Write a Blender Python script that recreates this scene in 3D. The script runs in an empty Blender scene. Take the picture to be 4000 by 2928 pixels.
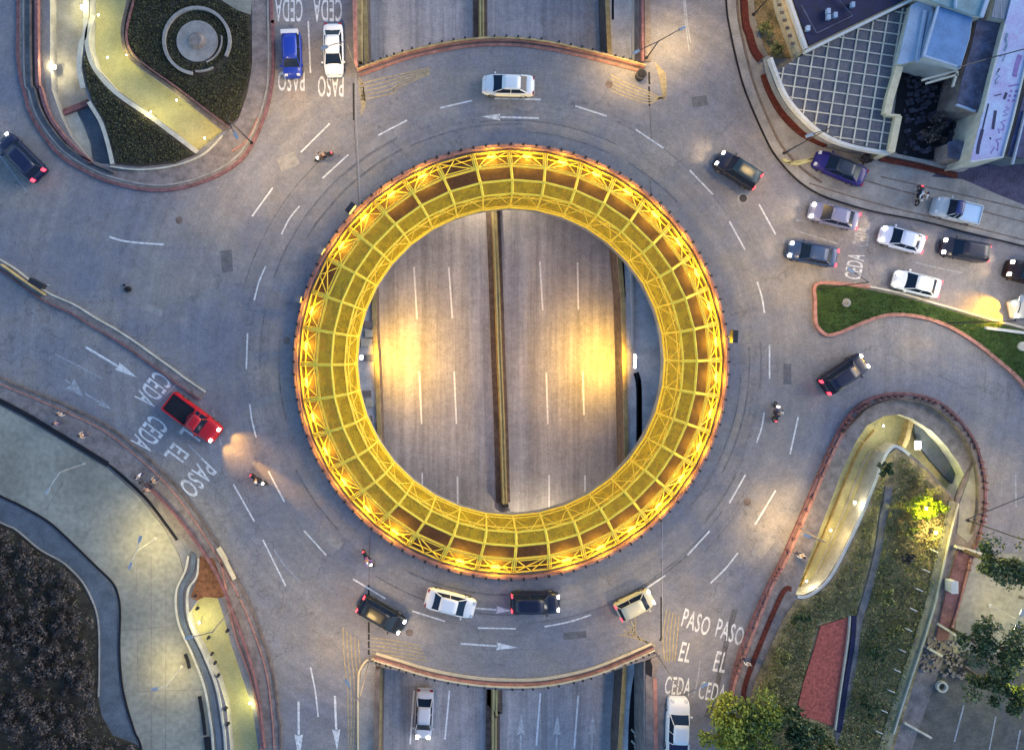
import bpy, bmesh, math, random
from mathutils import Vector, Matrix
from mathutils.geometry import tessellate_polygon
R = math.radians
sc = bpy.context.scene
col = sc.collection
rnd = random.Random(7)

# ------------------------------------------------------------------ camera, sky, sun
S = 0.0232                    # metres per photograph pixel (4000 wide) on the ring road
H = 62.0                      # drone height over the ring road
CX, CY = 1995.0, 1412.0       # photograph position of the ring centre = world origin
NX, NY = 1750.0, 1320.0       # point of the photograph straight below the drone
CAM = Vector(((NX-CX)*S, -(NY-CY)*S, H))
def W(px, py, z=0.0):         # where a photographed point lies on the level z
    g = Vector(((px-CX)*S, -(py-CY)*S, 0.0))
    k = (H-z)/H
    return Vector((CAM.x+(g.x-CAM.x)*k, CAM.y+(g.y-CAM.y)*k, z))

cam = bpy.data.cameras.new('camera'); co = bpy.data.objects.new('camera', cam); col.objects.link(co)
co.location = CAM
cam.sensor_width = 36.0
cam.lens = 36.0*H/(4000*S)
cam.shift_x = (2000-NX)/4000.0
cam.shift_y = -(1464-NY)/4000.0
cam.clip_end = 5000
sc.camera = co

world = bpy.data.worlds.new('World'); sc.world = world; world.use_nodes = True
wn = world.node_tree; bg = wn.nodes['Background']
sky = wn.nodes.new('ShaderNodeTexSky'); sky.sky_type = 'NISHITA'; sky.sun_disc = False
SUN_EL, SUN_ROT = R(20), R(75)
sky.sun_elevation = SUN_EL; sky.sun_rotation = SUN_ROT
sky.air_density = 1.0; sky.dust_density = 0.2; sky.ozone_density = 4.4
wn.links.new(sky.outputs[0], bg.inputs[0]); bg.inputs[1].default_value = 0.12
sun = bpy.data.lights.new('sun', 'SUN'); so = bpy.data.objects.new('sun', sun); col.objects.link(so)
sun.energy = 0.95; sun.angle = R(40); sun.color = (1.0, 0.84, 0.64)
so.rotation_euler = (R(90)-SUN_EL, 0, R(180)-SUN_ROT)
sc.view_settings.view_transform = 'Standard'; sc.view_settings.look = 'None'
sc.view_settings.gamma = 1.0; sc.view_settings.exposure = 1.6

# ------------------------------------------------------------------ materials
def mat(name, c, rough=0.8, vary=0.25, scale=1.0, fine=0.15, metal=0.0, c2=None, bump=0.0, spec=0.3, stretch=None):
    m = bpy.data.materials.new(name); m.use_nodes = True
    n, l = m.node_tree.nodes, m.node_tree.links
    b = n['Principled BSDF']
    b.inputs['Roughness'].default_value = rough; b.inputs['Metallic'].default_value = metal
    b.inputs['Specular IOR Level'].default_value = spec
    tc = n.new('ShaderNodeTexCoord'); src = tc.outputs['Object']
    if stretch:
        mp = n.new('ShaderNodeMapping'); mp.inputs['Scale'].default_value = stretch
        l.new(src, mp.inputs[0]); src = mp.outputs[0]
    a = n.new('ShaderNodeTexNoise'); a.inputs['Scale'].default_value = scale; a.inputs['Detail'].default_value = 6; a.inputs['Roughness'].default_value = .65
    f = n.new('ShaderNodeTexNoise'); f.inputs['Scale'].default_value = scale*9; f.inputs['Detail'].default_value = 4
    l.new(src, a.inputs['Vector']); l.new(src, f.inputs['Vector'])
    mx = n.new('ShaderNodeMixRGB')
    c = tuple(c); c2 = tuple(c2) if c2 else tuple(x*(1-vary) for x in c)
    mx.inputs[1].default_value = tuple(min(1, x*(1+vary*.6)) for x in c)+(1,)
    mx.inputs[2].default_value = c2+(1,)
    rp = n.new('ShaderNodeMapRange'); rp.inputs[1].default_value = .35; rp.inputs[2].default_value = .65
    l.new(a.outputs['Fac'], rp.inputs[0]); l.new(rp.outputs[0], mx.inputs[0])
    r2 = n.new('ShaderNodeMapRange'); r2.inputs[1].default_value = .3; r2.inputs[2].default_value = .7
    r2.inputs[3].default_value = 1-fine; r2.inputs[4].default_value = 1+fine
    l.new(f.outputs['Fac'], r2.inputs[0])
    ml = n.new('ShaderNodeMixRGB'); ml.blend_type = 'MULTIPLY'; ml.inputs[0].default_value = 1
    l.new(mx.outputs[0], ml.inputs[1]); l.new(r2.outputs[0], ml.inputs[2])
    l.new(ml.outputs[0], b.inputs['Base Color'])
    if bump:
        bp = n.new('ShaderNodeBump'); bp.inputs['Strength'].default_value = bump; bp.inputs['Distance'].default_value = .05
        l.new(f.outputs['Fac'], bp.inputs['Height']); l.new(bp.outputs[0], b.inputs['Normal'])
    return m

def asphalt(name, c, c2, streak=False, ring=False):
    m = bpy.data.materials.new(name); m.use_nodes = True
    n, l = m.node_tree.nodes, m.node_tree.links
    b = n['Principled BSDF']; b.inputs['Roughness'].default_value = .85; b.inputs['Specular IOR Level'].default_value = .25
    tc = n.new('ShaderNodeTexCoord'); ob = tc.outputs['Object']
    def noise(sc_, det=5, vec=ob, rough=.6):
        t = n.new('ShaderNodeTexNoise'); t.inputs['Scale'].default_value = sc_; t.inputs['Detail'].default_value = det
        t.inputs['Roughness'].default_value = rough; l.new(vec, t.inputs['Vector']); return t.outputs['Fac']
    def rng(v, a, b_, c_, d):
        r = n.new('ShaderNodeMapRange'); r.inputs[1].default_value = a; r.inputs[2].default_value = b_
        r.inputs[3].default_value = c_; r.inputs[4].default_value = d; l.new(v, r.inputs[0]); return r.outputs[0]
    def mul(a, b_):
        q = n.new('ShaderNodeMath'); q.operation = 'MULTIPLY'; l.new(a, q.inputs[0]); l.new(b_, q.inputs[1]); return q.outputs[0]
    mx = n.new('ShaderNodeMixRGB'); mx.inputs[1].default_value = c+(1,); mx.inputs[2].default_value = c2+(1,)
    l.new(rng(noise(.09, 6, rough=.7), .4, .6, 0, 1), mx.inputs[0])
    v = mul(rng(noise(2.2, 6, rough=.8), .3, .7, .80, 1.18), rng(noise(7, 3), .3, .7, .82, 1.18))
    v = mul(v, rng(noise(.5, 5, rough=.7), .3, .7, .86, 1.12))
    if streak:
        mp = n.new('ShaderNodeMapping'); mp.inputs['Scale'].default_value = (.9, .03, 1); mp.inputs['Rotation'].default_value = (0, 0, R(-2)); l.new(ob, mp.inputs[0])
        v = mul(v, rng(noise(1.0, 6, mp.outputs[0], .75), .38, .62, .70, 1.12))
    if ring:
        le = n.new('ShaderNodeVectorMath'); le.operation = 'LENGTH'; l.new(ob, le.inputs[0])
        cb = n.new('ShaderNodeCombineXYZ'); l.new(le.outputs['Value'], cb.inputs[0])
        v = mul(v, rng(noise(.8, 4, cb.outputs[0], .7), .35, .65, .86, 1.08))
        vo = n.new('ShaderNodeTexVoronoi'); vo.feature = 'DISTANCE_TO_EDGE'; vo.inputs['Scale'].default_value = .11
        ad = n.new('ShaderNodeMixRGB'); ad.inputs[0].default_value = .35; nz = n.new('ShaderNodeTexNoise'); nz.inputs['Scale'].default_value = .8; nz.inputs['Detail'].default_value = 5
        l.new(ob, nz.inputs['Vector']); l.new(ob, ad.inputs[1]); 
        sc2 = n.new('ShaderNodeVectorMath'); sc2.operation = 'SCALE'; sc2.inputs[3].default_value = 6; l.new(nz.outputs['Color'], sc2.inputs[0]); l.new(sc2.outputs[0], ad.inputs[2])
        l.new(ad.outputs[0], vo.inputs['Vector'])
        v = mul(v, rng(vo.outputs['Distance'], 0, .006, .72, 1))
    ml = n.new('ShaderNodeMixRGB'); ml.blend_type = 'MULTIPLY'; ml.inputs[0].default_value = 1
    l.new(mx.outputs[0], ml.inputs[1]); l.new(v, ml.inputs[2]); l.new(ml.outputs[0], b.inputs['Base Color'])
    bp = n.new('ShaderNodeBump'); bp.inputs['Strength'].default_value = .4; bp.inputs['Distance'].default_value = .02
    l.new(noise(12, 3), bp.inputs['Height']); l.new(bp.outputs[0], b.inputs['Normal'])
    return m

def emis(name, c, s):
    m = bpy.data.materials.new(name); m.use_nodes = True
    n = m.node_tree.nodes; b = n['Principled BSDF']
    b.inputs['Base Color'].default_value = tuple(c)+(1,); b.inputs['Emission Color'].default_value = tuple(c)+(1,)
    b.inputs['Emission Strength'].default_value = s
    return m

M = {}
M['road'] = asphalt('road_asphalt', (.245, .222, .198), (.172, .174, .198), ring=True)
M['hwy'] = asphalt('highway_concrete', (.46, .43, .415), (.37, .355, .36), streak=True)
M['line'] = mat('road_paint', (.60, .59, .56), .7, .35, 3, .2)
M['faint'] = mat('worn_road_paint', (.29, .30, .31), .8, .35, 2, .3)
M['yline'] = mat('yellow_road_paint', (.42, .34, .12), .8, .3, 2, .3)
M['joint'] = mat('joint_rubber', (.02, .018, .015), .7, .4, 3, .3)
M['conc'] = mat('concrete', (.27, .255, .23), .9, .25, .8, .15, bump=.3)
M['pale'] = mat('pale_concrete', (.47, .44, .35), .85, .2, 1.2, .12, bump=.2)
M['walk'] = mat('sidewalk', (.20, .17, .155), .9, .35, 1.2, .22, bump=.3)
M['walkd'] = mat('brown_sidewalk', (.15, .115, .095), .9, .4, 1.5, .25, bump=.3)
M['pink'] = mat('painted_kerb', (.36, .17, .13), .75, .35, 1.5, .2)
M['pinkd'] = mat('dark_red_kerb', (.18, .085, .085), .8, .4, 2, .25)
M['ledge'] = mat('light_ledge_concrete', (.58, .56, .54), .9, .25, .8, .15)
M['hline'] = mat('highway_paint', (.85, .84, .82), .6, .2, 3, .15)
M['plaza'] = mat('plaza_paving', (.25, .24, .19), .9, .22, .25, .16, bump=.2)
M['blue'] = mat('slate_paving', (.10, .12, .14), .85, .25, .7, .15)
M['grass'] = mat('grass', (.05, .045, .03), .95, .5, 1.6, .5, c2=(.028, .02, .014), bump=.8)
M['grassb'] = mat('bright_grass', (.045, .085, .02), .95, .4, 1.6, .5, c2=(.03, .045, .015), bump=.8)
M['earth'] = mat('dry_slope', (.30, .22, .11), .95, .5, .7, .4, c2=(.12, .10, .05), bump=.8)
M['path'] = mat('ochre_path', (.46, .42, .20), .85, .15, .8, .14)
M['brown'] = mat('brown_floor', (.055, .03, .022), .85, .35, 2.5, .25)
M['yellow'] = mat('yellow_steel', (1.0, .70, .07), .5, .12, 3, .08)
M['gold'] = mat('ochre_barrier', (.45, .33, .14), .8, .3, 1.5, .2)
M['dark'] = mat('dark_metal', (.025, .025, .03), .5, .3, 4, .2)
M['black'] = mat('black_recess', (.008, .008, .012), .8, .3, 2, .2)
M['tyre'] = mat('tyre_rubber', (.02, .02, .02), .85, .2, 6, .2)
M['rim'] = mat('alloy', (.4, .4, .42), .35, .2, 5, .1, metal=.8)
M['glass'] = mat('car_glass', (.006, .014, .032), .22, .2, 3, .1, spec=.25)
M['metal'] = mat('galvanised', (.35, .36, .36), .45, .2, 3, .1, metal=.3)
M['bark'] = mat('bark', (.09, .065, .045), .95, .4, 6, .3)
M['red'] = mat('red_court', (.42, .10, .07), .85, .4, 4.0, .35)
M['redbrick'] = mat('dark_red_hedge', (.10, .02, .012), .9, .5, 4, .4)
M['white'] = mat('white_render', (.50, .49, .45), .8, .12, 1, .08)
M['cream'] = mat('cream_render', (.58, .48, .30), .8, .15, 1.5, .08)
M['roofd'] = mat('dark_roof', (.012, .013, .05), .7, .5, 1.2, .35, c2=(.012, .013, .03))
M['roofb'] = mat('blue_sheet_roof', (.10, .22, .40), .6, .2, .6, .08)
M['rooft'] = mat('teal_sheet_roof', (.17, .27, .29), .6, .3, .6, .1)
M['roofp'] = mat('pale_blue_roof', (.32, .39, .48), .7, .15, .6, .08)
M['rusty'] = mat('weathered_roof', (.10, .105, .15), .85, .4, 1.1, .25, c2=(.06, .05, .075))
M['tile'] = mat('dark_glazing', (.085, .08, .085), .5, .5, .5, .25, c2=(.05, .06, .085))
M['lamp_y'] = emis('yellow_lamp', (1, .66, .03), 3.2)
M['lamp_w'] = emis('white_lamp', (1, .93, .75), 14)
M['head_on'] = emis('headlight_lit', (1, .93, .78), 7)
M['head_off'] = mat('headlight_glass', (.6, .6, .6), .2, .1, 3, .05)
M['tail_on'] = emis('tail_lit', (1, .03, .05), 2.2)
M['tail_off'] = mat('tail_lens', (.3, .02, .02), .3, .1, 3, .05)

def mesh_screen():
    m = bpy.data.materials.new('yellow_expanded_mesh'); m.use_nodes = True
    n, l = m.node_tree.nodes, m.node_tree.links
    b = n['Principled BSDF']; b.inputs['Base Color'].default_value = (.86, .55, .0, 1); b.inputs['Roughness'].default_value = .6
    tl = n.new('ShaderNodeBsdfTranslucent'); tl.inputs[0].default_value = (1, .74, .03, 1)
    m2 = n.new('ShaderNodeMixShader'); m2.inputs[0].default_value = .14; l.new(b.outputs[0], m2.inputs[1]); l.new(tl.outputs[0], m2.inputs[2])
    t = n.new('ShaderNodeBsdfTransparent'); t.inputs[0].default_value = (1, 1, 1, 1)
    mx = n.new('ShaderNodeMixShader')
    tc = n.new('ShaderNodeTexCoord'); v = n.new('ShaderNodeTexNoise'); v.inputs['Scale'].default_value = 1.3; v.inputs['Detail'].default_value = 4
    r = n.new('ShaderNodeMapRange'); r.inputs[1].default_value = .3; r.inputs[2].default_value = .7; r.inputs[3].default_value = .28; r.inputs[4].default_value = .52
    l.new(tc.outputs['Object'], v.inputs['Vector']); l.new(v.outputs['Fac'], r.inputs[0]); l.new(r.outputs[0], mx.inputs[0])
    l.new(t.outputs[0], mx.inputs[1]); l.new(m2.outputs[0], mx.inputs[2]); l.new(mx.outputs[0], n['Material Output'].inputs[0])
    return m
M['mesh'] = mesh_screen()

def leafmat(name, a, b_, scale=1.2):
    m = bpy.data.materials.new(name); m.use_nodes = True
    n, l = m.node_tree.nodes, m.node_tree.links
    b = n['Principled BSDF']; b.inputs['Roughness'].default_value = .7
    g = n.new('ShaderNodeNewGeometry'); mx = n.new('ShaderNodeMixRGB')
    mx.inputs[1].default_value = a+(1,); mx.inputs[2].default_value = b_+(1,)
    l.new(g.outputs['Random Per Island'], mx.inputs[0]); l.new(mx.outputs[0], b.inputs['Base Color'])
    return m
M['leaf_l'] = leafmat('leaf_light', (.36, .37, .04), (.09, .14, .02))
M['leaf_d'] = leafmat('leaf_dark', (.07, .11, .035), (.02, .04, .016))
M['leaf_b'] = leafmat('twig_brown', (.13, .10, .085), (.012, .011, .012))
M['leaf_g'] = leafmat('leaf_bed', (.09, .10, .035), (.02, .022, .014))
M['leaf_y'] = leafmat('leaf_lime', (.30, .32, .02), (.12, .15, .02))
M['leaf_m'] = leafmat('leaf_olive', (.28, .27, .08), (.09, .10, .035))

# ------------------------------------------------------------------ mesh helpers
def link(name, bm, m, parent=None, smooth=False):
    me = bpy.data.meshes.new(name); bm.to_mesh(me); bm.free()
    if m is not None: me.materials.append(M[m] if isinstance(m, str) else m)
    if smooth:
        for p in me.polygons: p.use_smooth = True
    o = bpy.data.objects.new(name, me); col.objects.link(o)
    if parent: o.parent = parent
    return o
def tag(o, label, cat, group=None, kind=None):
    if label: o['label'] = label
    if cat: o['category'] = cat
    if group: o['group'] = group
    if kind: o['kind'] = kind
    return o
def struct(o, label=None):
    o['kind'] = 'structure'
    if label: o['label'] = label
    return o
def empty(name, loc, rz=0):
    o = bpy.data.objects.new(name, None); col.objects.link(o); o.location = loc; o.rotation_euler = (0, 0, rz)
    o.empty_display_size = .3
    return o
def box(bm, x0, x1, y0, y1, z0, z1, mtx=None):
    vs = [bm.verts.new(Vector((x, y, z))) for z in (z0, z1) for x, y in ((x0, y0), (x1, y0), (x1, y1), (x0, y1))]
    if mtx:
        for v in vs: v.co = mtx @ v.co
    for f in ((3, 2, 1, 0), (4, 5, 6, 7), (0, 1, 5, 4), (1, 2, 6, 5), (2, 3, 7, 6), (3, 0, 4, 7)):
        bm.faces.new([vs[i] for i in f])
def sheet(bm, loops):                       # flat fill, first loop outside, others holes; Vectors
    flat = [v for lp in loops for v in lp]
    vs = [bm.verts.new(v) for v in flat]
    for t in tessellate_polygon(loops):
        a, b_, c = [vs[i] for i in t]
        nrm = (b_.co-a.co).cross(c.co-a.co)
        if nrm.length < 1e-9: continue
        try: bm.faces.new((a, b_, c) if nrm.z > 0 else (a, c, b_))
        except ValueError: pass
def prism(bm, pts, z0, z1, top=True):          # pts Vectors (xy used)
    lo = [bm.verts.new((p.x, p.y, z0)) for p in pts]; hi = [bm.verts.new((p.x, p.y, z1)) for p in pts]
    n = len(pts)
    for i in range(n):
        j = (i+1) % n
        bm.faces.new((lo[i], lo[j], hi[j], hi[i]))
    if top:
        for t in tessellate_polygon([[Vector((p.x, p.y, 0)) for p in pts]]):
            a, b_, c = [hi[i] for i in t]
            if (b_.co-a.co).cross(c.co-a.co).z < 0: b_, c = c, b_
            try: bm.faces.new((a, b_, c))
            except ValueError: pass
def spline(pts, n=6, closed=False):
    P = [Vector((p[0], p[1], 0)) for p in pts]; out = []
    N = len(P)
    for i in range(N if closed else N-1):
        if closed: p0, p1, p2, p3 = P[i-1], P[i], P[(i+1) % N], P[(i+2) % N]
        else: p0, p1, p2, p3 = P[max(i-1, 0)], P[i], P[i+1], P[min(i+2, N-1)]
        for k in range(n):
            t = k/n
            q = .5*((2*p1)+(p2-p0)*t+(2*p0-5*p1+4*p2-p3)*t*t+(3*p1-p0-3*p2+p3)*t**3)
            out.append((q.x, q.y))
    if not closed: out.append((P[-1].x, P[-1].y))
    return out
def WL(pts, z=0.0): return [W(p[0], p[1], z) for p in pts]
def offs(P, d, closed=False):                 # offset a world polyline sideways (left positive)
    out = []; N = len(P)
    for i in range(N):
        a = P[i-1] if (i > 0 or closed) else P[i]; b_ = P[(i+1) % N] if (i < N-1 or closed) else P[i]
        t = (b_-a); t.z = 0
        if t.length < 1e-6: t = Vector((1, 0, 0))
        t.normalize(); out.append(P[i]+Vector((-t.y, t.x, 0))*d)
    return out
def ribbon(bm, P, w, z0, z1, closed=False, off=0.0):     # solid strip along world polyline
    A = offs(P, off+w/2, closed); B = offs(P, off-w/2, closed); N = len(P)
    ring = []
    for a, b_ in zip(A, B):
        ring.append([bm.verts.new((b_.x, b_.y, z0)), bm.verts.new((a.x, a.y, z0)), bm.verts.new((a.x, a.y, z1)), bm.verts.new((b_.x, b_.y, z1))])
    for i in range(N if closed else N-1):
        r, q = ring[i], ring[(i+1) % N]
        for k in range(4):
            bm.faces.new((r[k], r[(k+1) % 4], q[(k+1) % 4], q[k]))
    if not closed:
        bm.faces.new(ring[0]); bm.faces.new(list(reversed(ring[-1])))
def strip(bm, P, w, z, closed=False, off=0.0):           # flat painted strip
    A = offs(P, off+w/2, closed); B = offs(P, off-w/2, closed); N = len(P)
    va = [bm.verts.new((a.x, a.y, z)) for a in A]; vb = [bm.verts.new((b_.x, b_.y, z)) for b_ in B]
    for i in range(N if closed else N-1):
        j = (i+1) % N
        bm.faces.new((vb[i], vb[j], va[j], va[i]))
def wallstrip(bm, P, z0, z1, closed=False):
    lo = [bm.verts.new((p.x, p.y, z0)) for p in P]; hi = [bm.verts.new((p.x, p.y, z1)) for p in P]
    for i in range(len(P) if closed else len(P)-1):
        j = (i+1) % len(P)
        bm.faces.new((lo[i], lo[j], hi[j], hi[i]))
def tube(bm, a, b_, r, n=6, r2=None):
    a, b_ = Vector(a), Vector(b_); d = b_-a
    if d.length < 1e-5: return
    q = d.to_track_quat('Z', 'Y'); r2 = r if r2 is None else r2
    A = [bm.verts.new(a+q@Vector((math.cos(t)*r, math.sin(t)*r, 0))) for t in [2*math.pi*i/n for i in range(n)]]
    B = [bm.verts.new(b_+q@Vector((math.cos(t)*r2, math.sin(t)*r2, 0))) for t in [2*math.pi*i/n for i in range(n)]]
    for i in range(n):
        j = (i+1) % n; bm.faces.new((A[i], A[j], B[j], B[i]))
    bm.faces.new(list(reversed(A))); bm.faces.new(B)
def disc(bm, c, r, z0, z1, n=24, r2=None):
    r2 = r if r2 is None else r2
    lo = [bm.verts.new((c.x+math.cos(2*math.pi*i/n)*r, c.y+math.sin(2*math.pi*i/n)*r, z0)) for i in range(n)]
    hi = [bm.verts.new((c.x+math.cos(2*math.pi*i/n)*r2, c.y+math.sin(2*math.pi*i/n)*r2, z1)) for i in range(n)]
    for i in range(n):
        j = (i+1) % n; bm.faces.new((lo[i], lo[j], hi[j], hi[i]))
    bm.faces.new(hi)
def inside(x, y, poly):
    c = False; j = len(poly)-1
    for i in range(len(poly)):
        xi, yi = poly[i][0], poly[i][1]; xj, yj = poly[j][0], poly[j][1]
        if (yi > y) != (yj > y) and x < (xj-xi)*(y-yi)/(yj-yi)+xi: c = not c
        j = i
    return c
def circ(r, n=144, c=(CX, CY)):
    return [(c[0]+math.cos(2*math.pi*i/n)*r, c[1]+math.sin(2*math.pi*i/n)*r) for i in range(n)]
def point(loc, energy, color=(1, .78, .42), r=.12, parent=None, name='lamp_light', spot=None, aim=None):
    L = bpy.data.lights.new(name, 'SPOT' if spot else 'POINT'); L.energy = energy; L.color = color; L.shadow_soft_size = r
    o = bpy.data.objects.new(name, L); col.objects.link(o); o.location = loc
    if spot:
        L.spot_size = spot; L.spot_blend = 1.0
        o.rotation_euler = Vector(aim).to_track_quat('-Z', 'Y').to_euler()
    if parent: o.parent = parent
    return o

# ------------------------------------------------------------------ layout (photograph pixels)
FAR = 5200
hole_top = [(1385, -FAR), (1385, 262), (1440, 246), (1499, 227), (1590, 195), (1726, 163), (1862, 145), (2000, 143), (2136, 156), (2272, 184), (2386, 213), (2470, 244), (2512, 252), (2512, -FAR)]
arch_bot = [(1470, 2578), (1560, 2606), (1650, 2634), (1750, 2656), (1870, 2674), (2000, 2681), (2120, 2677), (2240, 2656), (2340, 2628), (2440, 2588), (2490, 2566)]
hole_bot = [(1467, 7600), (1467, 2600)]+[(x, y+14) for x, y in arch_bot[1:-1]]+[(2515, 2580), (2508, 7600)]
hole_mid = list(reversed(circ(600)))
court = [(196, -600), (196, 227), (202, 350), (238, 454), (275, 531), (354, 626), (400, 640), (445, 640), (425, 560), (398, 475), (348, 392), (330, 345), (312, 262), (318, 170), (344, 70), (338, -600)]
lpath = [(370, -600), (350, 91), (350, 182), (377, 263), (454, 350), (590, 445), (681, 513), (774, 588), (872, 513), (800, 455), (658, 345), (531, 254), (481, 195), (472, 113), (497, 0), (510, -600)]
court_bl = [(800, 2330), (770, 2345), (735, 2400), (752, 2465), (800, 2560), (855, 2660), (885, 2760), (900, 2928), (905, 3600), (1040, 3600), (1010, 2928), (985, 2760), (945, 2640), (905, 2520), (872, 2400), (850, 2335)]
u_way = [(3108, 2320), (3150, 2205), (3218, 2027), (3290, 1837), (3345, 1722), (3386, 1662), (3454, 1625), (3513, 1617), (3567, 1637), (3640, 1682), (3700, 1745), (3745, 1810), (3772, 1862), (3752, 1915), (3738, 1950), (3681, 1896), (3626, 1832), (3554, 1769), (3499, 1734), (3454, 1769), (3422, 1850), (3354, 2018), (3272, 2187), (3230, 2255), (3190, 2295), (3140, 2322)]
DC, DL, DB, DU = -1.0, -1.0, -1.0, -1.6

# ------------------------------------------------------------------ the ground with its openings
bm = bmesh.new()
outer = [(-16000, -14000), (20000, -14000), (20000, 17000), (-16000, 17000)]
sheet(bm, [WL(outer)]+[WL(h) for h in (hole_top, hole_bot, hole_mid, court, lpath, court_bl, u_way)])
struct(link('road', bm, 'road'), 'grey blue asphalt of the roundabout and its approach roads')

bm = bmesh.new()                               # lower highway
sheet(bm, [WL([(1250, -FAR+150), (2760, -FAR+150), (2760, 7500), (1250, 7500)], -6)])
struct(link('highway', bm, 'hwy'), 'sunken straight highway running under the ring')

def lower(px, z, m, name, lab, wallm='conc'):
    cx = sum(p[0] for p in px)/len(px); cy = sum(p[1] for p in px)/len(px)
    top = WL(px)
    b = bmesh.new(); sheet(b, [[Vector((p.x, p.y, z)) for p in top]]); f = struct(link(name, b, m), lab)
    b = bmesh.new(); wallstrip(b, top, z, 0, True); w = link('retaining_wall', b, wallm)
    return f, w
_, w = lower(court, DC, 'conc', 'path', 'sunken concrete court beside the round garden'); tag(w, 'concrete retaining wall round the sunken court with the bright lamp', 'wall')
_, w = lower(lpath, DL, 'path', 'path', 'ochre path bending down between two planted beds', 'pale'); tag(w, 'pale retaining wall along both sides of the bent ochre path', 'wall')
_, w = lower(court_bl, DB, 'path', 'path', 'narrow lit ramp below the lower left pavement', 'pale'); tag(w, 'pale wall round the narrow lit ramp at lower left', 'wall')
_, w = lower(u_way, DU, 'path', 'path', 'hook shaped sunken walkway lit in yellow', 'pale'); tag(w, 'pale wall round the hook shaped sunken walkway', 'wall')

LZ = -3.2
# highway side walls and ledges
left_led = [(1425, -FAR+200), (1425, 0), (1432, 250), (1455, 900), (1464, 1300), (1474, 1460), (1484, 1750), (1490, 2200), (1486, 2600), (1480, 2928), (1478, 7400)]
right_led = [(2368, -FAR+200), (2372, 0), (2382, 250), (2410, 900), (2432, 1160), (2440, 1460), (2446, 1750), (2452, 2200), (2440, 2620), (2420, 2928), (2400, 7400)]
for nm, led, sgn, lab in (('l', left_led, 1, 'ochre capped wall along the left edge of the sunken highway'), ('r', right_led, -1, 'ochre capped wall along the right edge of the sunken highway')):
    P = WL(led, LZ+.1)
    r = empty('highway_wall', W(led[4][0], led[4][1], -6)); tag(r, lab, 'wall')
    inv = r.location.copy()
    b = bmesh.new(); ribbon(b, [p-inv for p in P], .35, -6-inv.z, LZ+.1-inv.z); link('wall_body', b, 'walkd', r)
    b = bmesh.new(); ribbon(b, [p-inv for p in P], .42, LZ+.102-inv.z, LZ+.2-inv.z); link('coping', b, 'gold', r)
    # ledge between the low wall and the high retaining wall
    b = bmesh.new()
    if sgn > 0: pts = WL(led, LZ)+WL([(1240, 7400), (1240, -FAR+200)], LZ)
    else: pts = WL(led, LZ)+WL([(2780, 7400), (2780, -FAR+200)], LZ)
    for p in pts: p.z = LZ
    sheet(b, [pts]); struct(link('ledge_pavement', b, 'ledge'), 'grey paved ledge beside the highway, '+('left' if sgn > 0 else 'right')+' side')
# high retaining walls of the cutting
for h, lab in ((hole_top, 'tall retaining wall of the highway cutting beyond the upper arch'), (hole_bot, 'tall retaining wall of the highway cutting below the lower arch')):
    b = bmesh.new(); wallstrip(b, WL(h), -6, 0); tag(link('retaining_wall', b, 'walk'), lab, 'wall')
b = bmesh.new(); wallstrip(b, [Vector((p.x, p.y, 0)) for p in WL(circ(600))], -1.1, 0, True); tag(link('deck_fascia', b, 'conc'), 'concrete inner edge beam of the ring deck above the highway', 'beam')

# ledge details: paving joints, light boards, dark slots
def quadm(bm, pts, z0, z1):
    prism(bm, [W(x, y, z1) for x, y in pts], z0, z1)
def rect(x0, y0, x1, y1): return [(x0, y0), (x1, y0), (x1, y1), (x0, y1)]
for (x, y, w_, h_, m_) in ((1440, 1267, 34, 26, 'walk'), (1441, 1302, 30, 28, 'pale'), (1432, 1338, 44, 30, 'pale'), (1433, 1538, 34, 26, 'walk'), (1442, 1574, 30, 26, 'pale'), (1447, 1398, 34, 24, 'conc'), (1440, 1636, 30, 24, 'walk')):
    b = bmesh.new(); quadm(b, rect(x-w_/2, y-h_/2, x+w_/2, y+h_/2), LZ+.01, LZ+.25)
    tag(link('concrete_slab', b, m_), 'square concrete slab lying on the left ledge inside the ring', 'slab', 'square slabs on the left ledge')
b = bmesh.new()
for pl in ([(2455, 1010), (2468, 1060), (2470, 1360)], [(2474, 0), (2474, 235)], [(2466, -400), (2474, 0)]):
    ribbon(b, WL(spline(pl, 4), LZ+.3), .24, LZ, LZ+.3)
tag(link('kerb_wall', b, 'white'), 'thin white upstand running along the right highway ledge', 'kerb')
b = bmesh.new()
for pl, w_ in (([(2429, 985), (2432, 1010), (2440, 1160)], .22), ([(2392, -300), (2394, 78)], .22), ([(2371, 120), (2373, 190)], .2), ([(2484, 1455), (2496, 1520), (2496, 1760)], .55), ([(2498, 1480), (2500, 1740)], .3), ([(2498, 2605), (2478, 2720), (2468, 2928), (2468, 3400)], .75)):
    strip(b, WL(spline(pl, 4), LZ), w_, LZ+.008)
    # flat black stands for the shadow inside the slots
struct(link('drain_shade_strip', b, 'black'), 'flat black strips painted as the shadow in drain slots along the right highway ledge')
b = bmesh.new()
for i in range(26):
    y = 2600+i*26
    ribbon(b, WL([(2502+(i % 2)*5, y), (2503+(i % 3)*4, y+18)], LZ+.5), .18, LZ+.3, LZ+.5)
for i in range(10):
    y = 2850+i*22
    ribbon(b, WL([(2468+(i % 2)*12, y), (2480+(i % 2)*8, y+12)], LZ+.5), .16, LZ+.3, LZ+.5)
ribbon(b, WL([(2494, 2600), (2490, 3300)], LZ+.5), .12, LZ+.3, LZ+.52)
ribbon(b, WL([(2512, 2600), (2509, 3300)], LZ+.5), .10, LZ+.3, LZ+.52)
tag(link('railing', b, 'pale'), 'broken white lattice railing beside the black channel at lower right', 'railing')

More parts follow.
